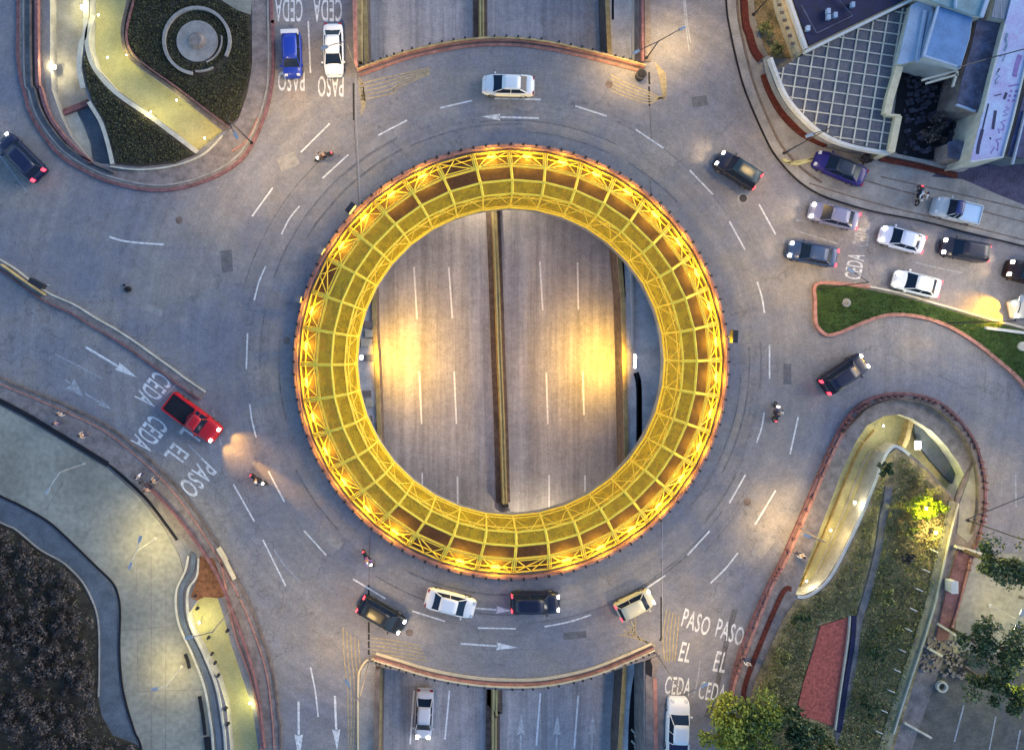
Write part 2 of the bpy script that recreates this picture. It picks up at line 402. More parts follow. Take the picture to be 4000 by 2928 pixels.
# median barrier
for pts, lab in (([(1878, -FAR+200), (1880, 0), (1893, 160), (1912, 500), (1930, 815), (1942, 1100), (1952, 1400), (1962, 1650), (1971, 1968)], 'long ochre median barrier of the highway seen through the ring and above it'),
                 ([(1936, 2660), (1934, 2800), (1930, 2928), (1925, 7300)], 'ochre median barrier of the highway below the lower arch')):
    P = WL(spline(pts, 4), -5.2)
    r = empty('median_barrier', P[len(P)//2].copy()); tag(r, lab, 'barrier'); L0 = r.location.copy()
    Q = [p-L0 for p in P]
    b = bmesh.new(); ribbon(b, Q, .55, -.8, 0); link('barrier_body', b, 'gold', r)
    b = bmesh.new(); ribbon(b, Q, .12, .002, .12, off=-.12); ribbon(b, Q, .06, .002, .10, off=.16); link('rail', b, 'path', r)
    b = bmesh.new(); ribbon(b, Q, .5, -.799, -.62, off=-.53); ribbon(b, Q, .34, -.799, -.66, off=.45); link('kerb_base', b, 'walkd', r)
b = bmesh.new(); quadm(b, [(1962, 1972), (1986, 1968), (1988, 1980), (1964, 1984)], -6, -5.1); tag(link('end_block', b, 'dark'), 'dark end block closing the median barrier inside the ring', 'block')
b = bmesh.new(); quadm(b, [(1972, 2000), (1992, 1996), (2010, 2014), (1975, 2018)], -6, -5.3); tag(link('concrete_block', b, 'white'), 'small white block at the end of the median inside the ring', 'block')

# ------------------------------------------------------------------ kerbs, pavements, islands
def slab_thing(name, px, z0, z1, m, lab, cat=None, smooth_n=0, kind='structure', closed_spline=True):
    pts = spline(px, smooth_n, True) if smooth_n else px
    b = bmesh.new(); prism(b, [W(x, y, z1) for x, y in pts], z0, z1)
    o = link(name, b, m)
    if kind == 'structure': struct(o, lab)
    else: tag(o, lab, cat)
    return o
def kerb(px, w_, z1, m, lab, n=6, closed=False, name='kerb', cat='kerb', off=0, z0=0.0):
    pts = spline(px, n, closed) if n else px
    b = bmesh.new(); ribbon(b, WL(pts, z1), w_, z0, z1, closed, off)
    return tag(link(name, b, m), lab, cat)

# ring: outer pavement band, parapets
b = bmesh.new()
sheet(b, [[Vector((p.x, p.y, .12)) for p in WL(circ(850), .12)], [Vector((p.x, p.y, .12)) for p in reversed(WL(circ(814), .12))]])
wallstrip(b, WL(circ(850), .12), 0, .12, True)
struct(link('pavement', b, 'walk'), 'narrow raised pavement round the outside of the yellow ring')
bm = bmesh.new()
sheet(bm, [[Vector((p.x, p.y, .10)) for p in WL(circ(814), .1)], [Vector((p.x, p.y, .10)) for p in reversed(WL(circ(601), .1))]])
struct(link('deck_floor', bm, 'brown'), 'brown brick floor of the circular walkway inside the cage')

def ringthing(name, r_px, w_, z0, z1, m, lab, cat):
    b = bmesh.new(); P = [Vector((math.cos(2*math.pi*i/180)*r_px*S, math.sin(2*math.pi*i/180)*r_px*S, 0)) for i in range(180)]
    ribbon(b, P, w_, z0, z1, True); o = link(name, b, m); tag(o, lab, cat); return o
ringthing('parapet', 838, .34, .12, .38, 'pink', 'salmon painted circular kerb round the outside of the ring', 'kerb')
r = empty('guard_rail', (0, 0, .12)); tag(r, 'circular rail with dark posts round the outside of the ring', 'railing')
b = bmesh.new()
P = [Vector((math.cos(2*math.pi*i/180)*829*S, math.sin(2*math.pi*i/180)*829*S, 0)) for i in range(180)]
ribbon(b, P, .09, .72, .80, True); ribbon(b, P, .07, .40, .46, True); link('rail', b, 'pink', r)
b = bmesh.new()
for i in range(108):
    a = 2*math.pi*i/108; c = Vector((math.cos(a), math.sin(a), 0))*843*S
    box(b, -.11, .11, -.09, .09, 0, .5, Matrix.Translation(c)@Matrix.Rotation(a, 4, 'Z'))
link('rail_posts', b, 'dark', r)['kind'] = 'stuff'

# ------------------------------------------------------------------ the yellow cage
cage = empty('circular_pergola', (0, 0, .1)); tag(cage, 'huge yellow circular steel cage walkway over the highway in the middle', 'pergola')
NB = 36; A0 = R(90+.6)
prof = [(820, .15), (741, 2.0), (676, 3.2), (628, 3.0), (600, .9), (600, 0.0)]     # radius in photo px, height
def pt(i, k, dr=0, dz=0):
    a = A0-2*math.pi*i/NB; r_, z_ = prof[k]
    return Vector((math.cos(a)*(r_*S+dr), math.sin(a)*(r_*S+dr), z_+dz))
sub = 3
def ringbar(bm, k, rad, dr=0, dz=0):
    for i in range(NB): tube(bm, pt(i, k, dr, dz), pt(i+1, k, dr, dz), rad, 5)
b = bmesh.new()
for k, rad in ((1, .10), (2, .10), (3, .08)): ringbar(b, k, rad)
ringbar(b, 1, .05, .28, -.25)
ringbar(b, 4, .05); ringbar(b, 0, .07); ringbar(b, 0, .05, -.45, 0.0)
ringbar(b, 3, .045, -.22, -.5); ringbar(b, 5, .08)
link('ring_rail', b, 'yellow', cage)['label'] = 'yellow circular rails tying the ribs together'
for i in range(NB):
    b = bmesh.new()
    for k in range(5):
        tube(b, pt(i, k), pt(i, k+1), .115 if k in (1, 2) else .08, 6)
    a0 = A0-2*math.pi*i/NB; t = Vector((math.sin(a0), -math.cos(a0), 0))*.17
    tube(b, pt(i, 0)+t, pt(i, 1)+t, .045, 5); tube(b, pt(i, 0)-t, pt(i, 1)-t, .045, 5)
    link('rib', b, 'yellow', cage)
b = bmesh.new()
for i in range(NB):
    if i % 2: tube(b, pt(i, 1), pt(i+1, 0), .05, 5)
    else: tube(b, pt(i, 0), pt(i+1, 1), .05, 5)
    m0 = (pt(i, 0)+pt(i+1, 0))*.5
    tube(b, m0, pt(i, 1), .045, 5); tube(b, m0, pt(i+1, 1), .045, 5)
link('outer_bracing', b, 'yellow', cage)['label'] = 'yellow diagonal braces above the row of lamps'
b = bmesh.new()
for i in range(NB):
    m3 = (pt(i, 3)+pt(i+1, 3))*.5
    tube(b, pt(i, 4), m3, .03, 5); tube(b, m3, pt(i+1, 4), .03, 5)
    if i % 2: tube(b, pt(i, 3, -.22, -.5), pt(i+1, 3), .022, 4)
    else: tube(b, pt(i, 3), pt(i+1, 3, -.22, -.5), .022, 4)
link('inner_bracing', b, 'yellow', cage)['label'] = 'thin yellow cross bracing along the inner edge'
b = bmesh.new()
def panel(bm, i, k0, k1):
    for s_ in range(1):
        q = [pt(i, k0), pt(i+1, k0), pt(i+1, k1), pt(i, k1)]
        vs = [bm.verts.new(v*1.0) for v in q]; bm.faces.new(vs)
for i in range(NB):
    panel(b, i, 2, 3); panel(b, i, 3, 4); panel(b, i, 4, 5)
link('mesh_screen', b, 'mesh', cage)['label'] = 'yellow see-through metal mesh over the inner half of the cage'
b = bmesh.new()
for i in range(NB):
    if i in (22, 23, 24, 25, 26, 27, 28, 29, 30, 31):
        panel(b, i, 1, 2)
link('mesh_screen', b, 'mesh', cage)['label'] = 'extra yellow mesh bays on the left side of the cage'
for i in range(NB):
    if i in (17, 20, 29, 34): continue
    a = A0-2*math.pi*(i+.5)/NB
    loc = Vector((math.cos(a)*799*S, math.sin(a)*799*S, .22))
    lo = empty('floodlight', loc, a)
    tag(lo, 'small lit yellow floodlight at the outer foot of the cage', 'lamp', 'floodlights round the foot of the yellow cage')
    b = bmesh.new(); box(b, -.12, .12, -.22, .22, -.1, .08); link('housing', b, 'dark', lo)
    b = bmesh.new(); box(b, -.10, .10, -.36, .36, .082, .12); link('lens', b, 'lamp_y', lo)
    pl = point((-.15, 0, .55), 165, (1, .66, .03), .15, lo, 'floodlight_light')

def marks(lines, m, name, lab, z=.004, level=0.0, w_=.13):
    b = bmesh.new()
    for ln in lines:
        pts, ww = (ln[:-1], ln[-1]) if not isinstance(ln[-1], tuple) else (ln, w_)
        pts = spline(pts, 4) if len(pts) > 2 else pts
        P = WL(pts, level); strip(b, P, ww, level+z)
    return struct(link(name, b, m), lab)

# ------------------------------------------------------------------ bridge arches beyond the ring
top_arch = [(1392, 274), (1440, 256), (1499, 235), (1590, 204), (1726, 172), (1862, 153), (2000, 151), (2136, 165), (2272, 193), (2386, 222), (2470, 244), (2520, 258)]
bot_arch = [(1462, 2574), (1500, 2586), (1560, 2604), (1650, 2632), (1750, 2655), (1870, 2673), (2000, 2680), (2120, 2676), (2240, 2655), (2340, 2627), (2440, 2586), (2500, 2560), (2556, 2534)]
for nm, A, sg in (('upper', top_arch, -1), ('lower', bot_arch, 1)):
    r = empty('bridge_parapet', W(A[6][0], A[6][1], 0)); tag(r, 'salmon curved parapet of the bridge edge along the '+nm+' arch', 'parapet')
    P = [p-r.location for p in WL(spline(A, 6), .4)]
    for p in P: p.z = 0
    b = bmesh.new(); ribbon(b, P, .30, -.9, .45); link('parapet_wall', b, 'pink', r)
    b = bmesh.new(); ribbon(b, P, .10, .453, .62); link('rail', b, 'gold' if nm == 'upper' else 'cream', r)
    b = bmesh.new(); ribbon(b, P, .22, 0.004, .13, off=sg*.42); link('inner_kerb', b, 'cream' if nm == 'lower' else 'pink', r)
    b = bmesh.new(); ribbon(b, P, .20, -.5, -.3, off=-sg*.36); link('outer_ledge', b, 'pinkd', r)
    b = bmesh.new()
    N = len(P)
    for k in range(1, 30):
        p = P[int(k*(N-1)/30)]
        box(b, p.x-.08, p.x+.08, p.y+sg*(-.12)-.08, p.y+sg*(-.12)+.08, .3, .75)
    link('rail_posts', b, 'dark', r)['kind'] = 'stuff'

# kerbs down the two sides of the openings
kerb([(1384, -1500), (1384, 0), (1386, 130), (1390, 262)], .30, .9, 'pink', 'straight salmon wall above the left side of the upper highway opening', 0, name='parapet', cat='parapet')
kerb([(1403, -1500), (1403, 40), (1404, 240)], .45, -.4, 'gold', 'ochre ledge just inside the salmon wall at upper left', 0, name='ledge', cat='ledge', z0=-1.2)
kerb([(2512, -1500), (2511, 0), (2512, 240)], .22, .8, 'pinkd', 'dark red wall on the right side of the upper highway opening', 0, name='parapet', cat='parapet')
kerb([(2530, -1500), (2530, 0), (2531, 240)], .55, .14, 'walk', 'narrow reddish kerb beside the upper right opening', 0)
kerb([(1399, 3600), (1399, 2928), (1400, 2660), (1410, 2610), (1432, 2580), (1462, 2572)], .17, .16, 'cream', 'pale kerb curling round the corner below the black car', 6)
slab_thing('pavement', [(1404, 3600), (1404, 2660), (1413, 2614), (1434, 2586), (1464, 2580), (1468, 2600), (1462, 3600)], 0, .12, 'conc', 'pavement strip beside the lower left highway wall')
kerb([(1470, 3600), (1470, 2928), (1472, 2700), (1476, 2612)], .42, .5, 'walkd', 'brown low wall between pavement strip and lower highway', 0, name='parapet', cat='parapet')
kerb([(2562, 3600), (2562, 2928), (2560, 2720), (2558, 2650)], .34, .14, 'pink', 'pinkish kerb left of the white pickup at the bottom', 4)
slab_thing('pavement', [(2524, 3600), (2522, 2640), (2545, 2570), (2580, 2560), (2562, 2640), (2570, 3600)], 0, .10, 'walk', 'reddish pavement sliver left of the white pickup')
b = bmesh.new(); quadm(b, [(2524, 2582), (2540, 2576), (2549, 2600), (2547, 2644), (2524, 2630)], 0, .15)
tag(link('access_pit', b, 'black'), 'dark open pit at the end of the black channel by the lower right corner', 'pit')

# --- upper left island
isl_out = [(62, -900), (66, 0), (66, 227), (91, 363), (127, 467), (218, 595), (318, 663), (431, 713), (590, 744), (726, 731), (862, 681), (953, 613), (1009, 515), (1050, 400), (1068, 272), (1066, 90), (1060, 0), (1050, -900)]
io = spline(isl_out, 5)
b = bmesh.new()
sheet(b, [[Vector((p.x, p.y, .12)) for p in WL(io, .12)],
          [Vector((p.x, p.y, .12)) for p in WL([(160, -700), (165, 227), (180, 352), (216, 462), (262, 545), (345, 640), (420, 672), (545, 668), (681, 650), (800, 600), (880, 530), (930, 467), (968, 363), (985, 250), (980, -700)], .12)]])
wallstrip(b, WL(io, .12), 0, .12)
struct(link('pavement', b, 'walk'), 'rose brown pavement band round the upper left garden island')
kerb(isl_out, .26, .2, 'pinkd', 'dark rose outer kerb of the upper left island', 6, off=.05)
kerb([(92, -700), (92, 227), (112, 355), (147, 458), (232, 575), (330, 645), (440, 692), (590, 722), (720, 710), (850, 662), (938, 596), (992, 505), (1032, 390), (1048, 272), (1046, 0), (1040, -700)], .16, .18, 'conc', 'thin grey inner kerb line in the upper left island pavement', 6)
kerb([(118, -700), (118, 227), (136, 350), (170, 450), (250, 558), (343, 625), (445, 672)], .13, .5, 'walkd', 'low brown rail round the left side of the upper left island', 6, name='railing', cat='railing')
kerb([(142, -700), (142, 227), (158, 350), (192, 455), (262, 550), (352, 634)], .28, .5, 'pinkd', 'rose wall above the court on the far left of the island', 6, name='parapet', cat='parapet')
kerb([(430, 650), (545, 662), (681, 646), (794, 601), (868, 528)], .12, .3, 'pale', 'thin pale kerb under the lower planted triangle', 6)
kerb([(905, 590), (960, 552), (1008, 460)], .1, .22, 'pink', 'short salmon rail on the lower right of the upper left island', 5, name='railing', cat='railing')
# planted beds
slab_thing('lawn', [(508, -700), (494, 0), (486, 136), (504, 195), (567, 263), (681, 340), (893, 492), (935, 455), (962, 363), (984, 250), (978, 57), (925, 40), (853, -6), (850, -700)], 0, .10, 'grass', 'large dark planted bed with the stone rings')
slab_thing('lawn', [(330, 200), (350, 245), (377, 285), (454, 372), (590, 467), (681, 535), (770, 600), (681, 636), (545, 650), (452, 640), (432, 560), (405, 470), (358, 392), (340, 340), (322, 262)], 0, .10, 'grass', 'dark green planted triangle below the ochre path')
slab_thing('pavement', [(853, -6), (925, 40), (978, 57), (985, 0), (985, -700), (853, -700)], 0, .13, 'plaza', 'pale corner of paving at the top of the garden')
kerb([(336, -300), (334, 100), (316, 170), (308, 262), (324, 345)], .42, .12, 'pale', 'pale coping between the court and the ochre path', 4, name='coping', cat='coping')
kerb([(345, 398), (392, 475), (420, 560), (438, 640)], .34, .14, 'pale', 'pale coping curving down beside the stair court', 4, name='coping', cat='coping')
kerb([(362, 60), (340, 130), (342, 190), (370, 268), (448, 358), (586, 455), (678, 524), (770, 594)], .40, .12, 'pale', 'pale coping along the lower side of the ochre path', 5, name='coping', cat='coping')
kerb([(502, 0), (478, 113), (490, 195), (540, 252), (668, 342), (808, 450), (880, 506)], .30, .14, 'walkd', 'dark brown hedge wall along the upper side of the ochre path', 5, name='hedge_wall', cat='wall')
kerb([(520, 0), (492, 120), (506, 190), (560, 248), (686, 338), (826, 444), (896, 498)], .12, .35, 'pinkd', 'thin rose rail above the ochre path', 5, name='railing', cat='railing')
b = bmesh.new()
box0 = W(232, 448, DC)
ribbon(b, WL([(228, 450), (350, 402)], -.6), .30, DC, -.6); ribbon(b, WL([(228, 440), (345, 394)], -.8), .30, DC, -.8)
tag(link('steps', b, 'pinkd'), 'short dark steps crossing the sunken court', 'steps')
b = bmesh.new(); prism(b, [W(x, y, -.9) for x, y in [(232, 462), (300, 436), (330, 500), (352, 560), (362, 640), (340, 622), (278, 540)]], DC, -.9)
struct(link('ramp_paving', b, 'pale'), 'pale left half of the court below the steps')
b = bmesh.new(); prism(b, [W(x, y, -.9) for x, y in [(303, 435), (345, 418), (398, 500), (425, 590), (436, 655), (368, 650), (358, 560), (335, 498)]], DC, -.9)
struct(link('ramp_paving', b, 'blue'), 'slate blue right half of the court below the steps')

# stone rings in the bed
c = W(772, 163, .1)
r = empty('garden_feature', c); tag(r, 'round stone garden feature with a broken outer ring in the dark bed', 'monument'); 
b = bmesh.new(); disc(b, Vector((0, 0, 0)), 80*S, 0, .14, 40); link('stone_disc', b, 'conc', r)
b = bmesh.new(); disc(b, Vector((0, 0, 0)), 35*S, .14, .5, 20, 22*S); link('flower_bed', b, 'walk', r)
b = bmesh.new()
def arc(cx, cy, ra, a0, a1, n=30): return [Vector((cx+math.cos(R(a0+(a1-a0)*i/n))*ra*S, cy+math.sin(R(a0+(a1-a0)*i/n))*ra*S, 0)) for i in range(n+1)]
ribbon(b, arc(0, 0, 128, -28, 262), .26, 0, .3); ribbon(b, arc(.1, 0, 118, 265, 300, 8), .14, 0, .22); link('stone_ring', b, 'conc', r)
b = bmesh.new(); ribbon(b, arc(.1, .1, 92, -70, 10, 14), .12, 0, .2); link('stone_ring', b, 'conc', r)

# --- left median between the two left roads
med = [(-900, 560), (-300, 880), (0, 1035), (100, 1105), (180, 1160), (280, 1205), (360, 1255), (440, 1300), (520, 1352), (600, 1410), (660, 1452), (710, 1490), (790, 1545)]
ms = spline(med, 5)
b = bmesh.new(); P = WL(ms, .14); ribbon(b, P, .75, 0, .14); struct(link('traffic_island', b, 'walk'), 'long narrow brown island between the two left roads')
kerb(med, .12, .22, 'pale', 'thin pale kerb along the long narrow left island', 5, off=.40)
kerb(med, .15, .22, 'pinkd', 'dark rose kerb along the lower side of the narrow left island', 5, off=-.42)
kerb([(0, 1032), (90, 1097), (170, 1150)], .10, .6, 'gold', 'short ochre rail at the left end of the narrow island', 4, name='railing', cat='railing')

# --- lower left: kerb band, blue yard, pale plaza
bl_out = [(-900, 1050), (-400, 1270), (0, 1472), (230, 1568), (400, 1650), (530, 1745), (673, 1878), (797, 2038), (904, 2215), (992, 2392), (1063, 2605), (1092, 2800), (1100, 2928), (1105, 3600)]
bl_in = [(-900, 1150), (-400, 1370), (0, 1566), (190, 1672), (420, 1806), (560, 1925), (660, 2040), (745, 2140), (800, 2235), (860, 2325), (925, 2500), (975, 2640), (1010, 2760), (1030, 2928), (1035, 3600)]
b = bmesh.new(); so_, si_ = WL(spline(bl_out, 5), .13), WL(spline(bl_in, 5), .13)
vo = [b.verts.new(p) for p in so_]; vi = [b.verts.new(p) for p in si_]
for i in range(len(vo)-1): b.faces.new((vi[i], vi[i+1], vo[i+1], vo[i]))
wallstrip(b, so_, 0, .13)
bmesh.ops.recalc_face_normals(b, faces=b.faces)
struct(link('pavement', b, 'walk'), 'broad rose brown pavement sweeping along the lower left road')
kerb(bl_out, .20, .2, 'walkd', 'dark brown road kerb of the sweeping lower left pavement', 6, off=-.1)
kerb([(0, 1500), (230, 1598), (400, 1680), (520, 1772), (655, 1896), (775, 2055), (880, 2230), (966, 2404), (1036, 2610), (1062, 2800), (1070, 2928)], .10, .2, 'pink', 'thin salmon line kerb in the sweeping lower left pavement', 6)
kerb([(560, 1890), (670, 2000), (760, 2115), (840, 2240), (905, 2390), (965, 2560), (1005, 2720), (1030, 2928)], .12, .6, 'pinkd', 'rose rail on the inner edge of the sweeping pavement', 6, name='railing', cat='railing')
kerb([(850, 2140), (880, 2192), (915, 2262)], .32, .35, 'cream', 'short bright cream bench wall on the sweeping pavement', 3, name='bench_wall', cat='wall')
def dark(px, w_, lab, z=.16, off=0):
    b = bmesh.new(); ribbon(b, WL(spline(px, 6), z), w_, 0, z, False, off); return tag(link('drain_shade_strip', b, 'black'), lab, 'channel')
dark([(-600, 1270), (0, 1566), (190, 1672), (420, 1812)], .42, 'thick black channel between sweeping pavement and blue yard', .2)
dark([(420, 1812), (560, 1940), (650, 2055), (690, 2110)], .16, 'thin dark gap continuing the thick black channel', .2)
slab_thing('yard', [(-900, 1160), (-400, 1385), (0, 1582), (190, 1690), (420, 1828), (540, 1935), (640, 2060), (700, 2170), (720, 2250), (700, 2340), (715, 2440), (770, 2560), (820, 2680), (850, 2928), (850, 3600), (560, 3600), (550, 2928), (520, 2850), (478, 2700), (466, 2550), (466, 2400), (458, 2330), (440, 2275), (370, 2205), (250, 2090), (180, 2030), (75, 1970), (0, 1935), (-900, 1500)], 0, .06, 'plaza', 'smooth concrete yard inside the lower left sweep')
dark([(-900, 1500), (-300, 1790), (0, 1937), (75, 1972), (180, 2032), (250, 2092), (370, 2208), (440, 2278), (462, 2335), (468, 2400), (466, 2550), (480, 2700), (522, 2850), (552, 2928), (600, 3200)], .17, 'thin black line edging the blue yard at lower left', .14)
slab_thing('path', [(-900, 1510), (0, 1945), (75, 1980), (180, 2040), (245, 2100), (362, 2216), (432, 2285), (452, 2340), (458, 2400), (457, 2550), (470, 2700), (512, 2850), (540, 2928), (600, 3300), (350, 3300), (200, 2400), (-900, 1700)], 0, .05, 'blue', 'slate blue strip path between the yard and the dark thicket')
slab_thing('earth', [(-900, 1600), (0, 2042), (60, 2070), (150, 2145), (220, 2185), (262, 2215), (322, 2280), (366, 2370), (382, 2450), (384, 2600), (380, 2700), (395, 2790), (440, 2870), (530, 2905), (560, 2950), (700, 3600), (-900, 3600)], 0, .08, 'grass', 'dark soil under the thicket at lower left')
kerb([(-300, 1890), (0, 2040), (60, 2068), (150, 2143), (222, 2183), (264, 2213), (324, 2278), (368, 2368), (384, 2450), (386, 2600), (383, 2720)], .10, .16, 'conc', 'thin grey edging stone round the dark thicket', 5)
marks([((535, 2190), (533, 2330)), ((592, 2170), (592, 2928)), ((650, 2200), (648, 2928)), ((536, 2420), (540, 2700)), ((470, 2460), (720, 2440)), ((482, 2700), (800, 2690)), ((250, 1880), (180, 1990)), ((420, 2000), (300, 2120))], 'walk', 'paving_joint', 'thin paving joints in the concrete yard', .064, w_=.05)
# slate band, orange bed and lit ramp
kerb([(757, 2160), (748, 2230), (712, 2290), (706, 2370), (722, 2450), (775, 2560), (820, 2680), (842, 2800), (856, 2928), (870, 3300)], .42, .16, 'blue', 'slate grey channel band curving down the lower left', 6, name='drain_band', cat='channel')
kerb([(735, 2170), (722, 2230), (690, 2300), (686, 2370), (702, 2450), (752, 2560), (796, 2680), (818, 2800), (832, 2928), (845, 3300)], .16, .2, 'pale', 'pale kerb left of the slate channel band', 6)
kerb([(775, 2180), (768, 2250), (735, 2300), (730, 2370), (744, 2445), (797, 2558), (844, 2680), (866, 2800), (880, 2928), (892, 3300)], .18, .2, 'pale', 'pale kerb right of the slate channel band', 6)
slab_thing('planting_bed', [(782, 2170), (835, 2180), (868, 2270), (876, 2330), (850, 2335), (800, 2330), (768, 2345), (745, 2330), (770, 2262)], 0, .14, mat('rust_earth', (.20, .085, .035), .9, .5, 3, .45), 'wedge shaped bed of rust orange earth above the lit ramp')
kerb([(862, 2180), (880, 2290), (900, 2400), (925, 2500), (975, 2640), (1010, 2790), (1020, 2928), (1024, 3300)], .18, .2, 'pink', 'salmon kerb right of the lit ramp', 6)
for (x0, y0, x1, y1, w_, lab) in ((722, 2555, 738, 2610, .22, 'short black slot beside the slate channel band'), (778, 2720, 800, 2870, .26, 'long black slot at the foot of the slate band'), (806, 2880, 812, 2960, .5, 'broad dark gap at the bottom edge of the slate band')):
    dark([(x0, y0), ((x0+x1)/2+2, (y0+y1)/2), (x1, y1)], w_, lab, .22)
for i, (x, y) in enumerate(((762, 2328), (768, 2378), (812, 2492), (826, 2555), (838, 2590), (850, 2640), (885, 2465), (880, 2770), (888, 2830))):
    b = bmesh.new(); p = W(x, y, .3); disc(b, Vector((p.x, p.y, 0)), .16, .0, .34, 8, .12)
    tag(link('bollard', b, 'dark'), 'small dark bollard along the edge of the lit ramp', 'bollard', 'dark bollards along the lit ramp')

# --- lower right island
u_out = [(2849, 2722), (2862, 2632), (2905, 2500), (3000, 2282), (3050, 2186), (3159, 1937), (3250, 1732), (3318, 1619), (3386, 1562), (3499, 1532), (3635, 1550), (3726, 1608), (3808, 1714), (3849, 1846), (3853, 1982), (3830, 2095), (3800, 2170), (3760, 2300), (3726, 2428)]
us = spline(u_out, 5)
lower_fill = us+[(3690, 2560), (3560, 2928), (3450, 3600), (2780, 3600), (2840, 2928)]
b = bmesh.new()
hole_u = [Vector((p.x, p.y, .12)) for p in WL(u_way, .12)]
sheet(b, [[Vector((p.x, p.y, .12)) for p in WL(lower_fill, .12)], hole_u])
wallstrip(b, WL(lower_fill, .12), 0, .12)
struct(link('pavement', b, 'walk'), 'rose brown pavement looping round the lower right island')
kerb(u_out, .22, .2, 'pinkd', 'dark rose outer kerb looping round the lower right island', 6, off=-.1)
kerb([(2862, 2740), (2880, 2640), (3018, 2290), (3068, 2196), (3178, 1945), (3268, 1742), (3335, 1634)], .26, .24, 'pink', 'salmon inner kerb on the left side of the lower right loop', 6)
kerb([(3300, 1690), (3345, 1640), (3400, 1592), (3499, 1562), (3620, 1578), (3705, 1632), (3780, 1728), (3820, 1850), (3824, 1982), (3802, 2088)], .10, .5, 'walkd', 'brown rail round the top of the lower right loop', 6, name='railing', cat='railing')
kerb([(2905, 2740), (2922, 2640), (3050, 2330), (3092, 2300)], .42, .18, 'redbrick', 'dark red brick edging at the lower end of the left kerb', 6, name='brick_edging')
b = bmesh.new()
for i in range(64):
    q = us[int(5+i*(len(us)-12)/64)]
    p = W(q[0]*.98+3500*.02, q[1]*.98+2300*.02, .3); box(b, p.x-.08, p.x+.08, p.y-.08, p.y+.08, .1, .7)
tag(link('rail_posts', b, 'pinkd'), 'row of small dark posts round the lower right loop', 'posts')['kind'] = 'stuff'
slab_thing('pavement', [(3567, 1640), (3672, 1702), (3735, 1780), (3775, 1864), (3752, 1920), (3690, 1860), (3630, 1790), (3590, 1740), (3575, 1690)], DU, -1.2, 'blue', 'slate grey landing in the hook shaped walkway')
kerb([(3772, 1740), (3800, 1800), (3768, 1870), (3735, 1950), (3726, 2050), (3690, 2200)], .16, .2, 'walkd', 'dark line kerb inside the pale crescent', 5)
slab_thing('pavement', [(3790, 1720), (3826, 1846), (3828, 1982), (3806, 2080), (3780, 2120), (3738, 2080), (3750, 1960), (3785, 1870), (3800, 1800)], .12, .17, 'plaza', 'pale green grey crescent of paving in the lower right loop')
# walkway inner stripes
kerb([(3130, 2290), (3180, 2180), (3250, 2020), (3320, 1846), (3368, 1745), (3420, 1680)], .12, -1.3, 'gold', 'ochre gutter strip in the hook shaped walkway', 5, z0=DU)
kerb([(3165, 2285), (3215, 2180), (3290, 2015), (3355, 1850), (3400, 1760)], .10, -1.45, 'pale', 'pale inner strip in the hook shaped walkway', 5, z0=DU)
kerb([(3345, 1712), (3440, 1758)], .10, -.6, 'gold', 'thin crossbar over the hook shaped walkway', 0, name='crossbar', cat='bar', z0=-.75)
kerb([(3562, 1640), (3548, 1700), (3530, 1745)], .42, -.9, 'gold', 'ochre step wall at the bend of the hook shaped walkway', 3, name='step_wall', cat='wall', z0=DU)
kerb([(3116, 2330), (3150, 2330), (3196, 2303), (3238, 2262), (3280, 2192), (3362, 2022), (3430, 1855), (3462, 1775), (3500, 1742), (3554, 1776)], .26, .2, 'white', 'smooth white coping on the garden side of the hook shaped walkway', 5, name='coping', cat='coping')
# slope and paths
slab_thing('slope', [(3286, 2200), (3366, 2030), (3435, 1858), (3466, 1780), (3500, 1752), (3552, 1784), (3626, 1842), (3681, 1906), (3736, 1965), (3715, 2060), (3690, 2200), (3640, 2420), (3560, 2700), (3490, 2928), (3420, 3400), (2900, 3400), (2920, 2760), (2960, 2640), (3060, 2420), (3110, 2345), (3150, 2338), (3200, 2312), (3245, 2270)], .12, .2, 'earth', 'dry green brown slope inside the lower right loop')
kerb([(3472, 1900), (3465, 1960), (3450, 2020), (3440, 2100), (3420, 2200), (3385, 2330), (3350, 2450), (3330, 2620), (3290, 2800), (3270, 2928), (3250, 3300)], .62, .28, 'walk', 'grey footpath running down the slope right of the red strip', 5, name='footpath', cat='path', z0=.1)
b = bmesh.new(); prism(b, [W(x, y, .3) for x, y in [(3205, 2445), (3318, 2408), (3310, 2500), (3282, 2680), (3258, 2838), (3190, 2810), (3110, 2790), (3140, 2660), (3185, 2520)]], .1, .3)
struct(link('red_court', b, 'red'), 'tapering brick red surfaced strip on the slope')
kerb([(3322, 2405), (3314, 2500), (3288, 2680), (3264, 2850)], .12, .5, 'pale', 'thin pale edge on the right side of the red strip', 4, off=0)
kerb([(3338, 2405), (3330, 2520), (3302, 2690), (3278, 2860)], .42, .32, 'roofd', 'dark blue painted shadow right of the red strip', 4, name='drain_shade_strip', cat='channel')  # shadow beside the red strip, built as a dark blue band
kerb([(3730, 1960), (3700, 2080), (3668, 2220), (3640, 2350), (3600, 2480), (3560, 2600), (3520, 2720), (3475, 2860), (3450, 2960), (3400, 3300)], 1.05, .3, mat('olive_concrete', (.26, .24, .15), .9, .3, 1, .2), 'grey green service path with short bars down the lower right', 5, name='service_path', cat='path', z0=.1)
kerb([(3745, 1965), (3715, 2085), (3684, 2225), (3655, 2355), (3616, 2485), (3576, 2606), (3536, 2726), (3492, 2866)], .10, .45, 'pale', 'pale rail along the service path', 5, name='railing', cat='railing')
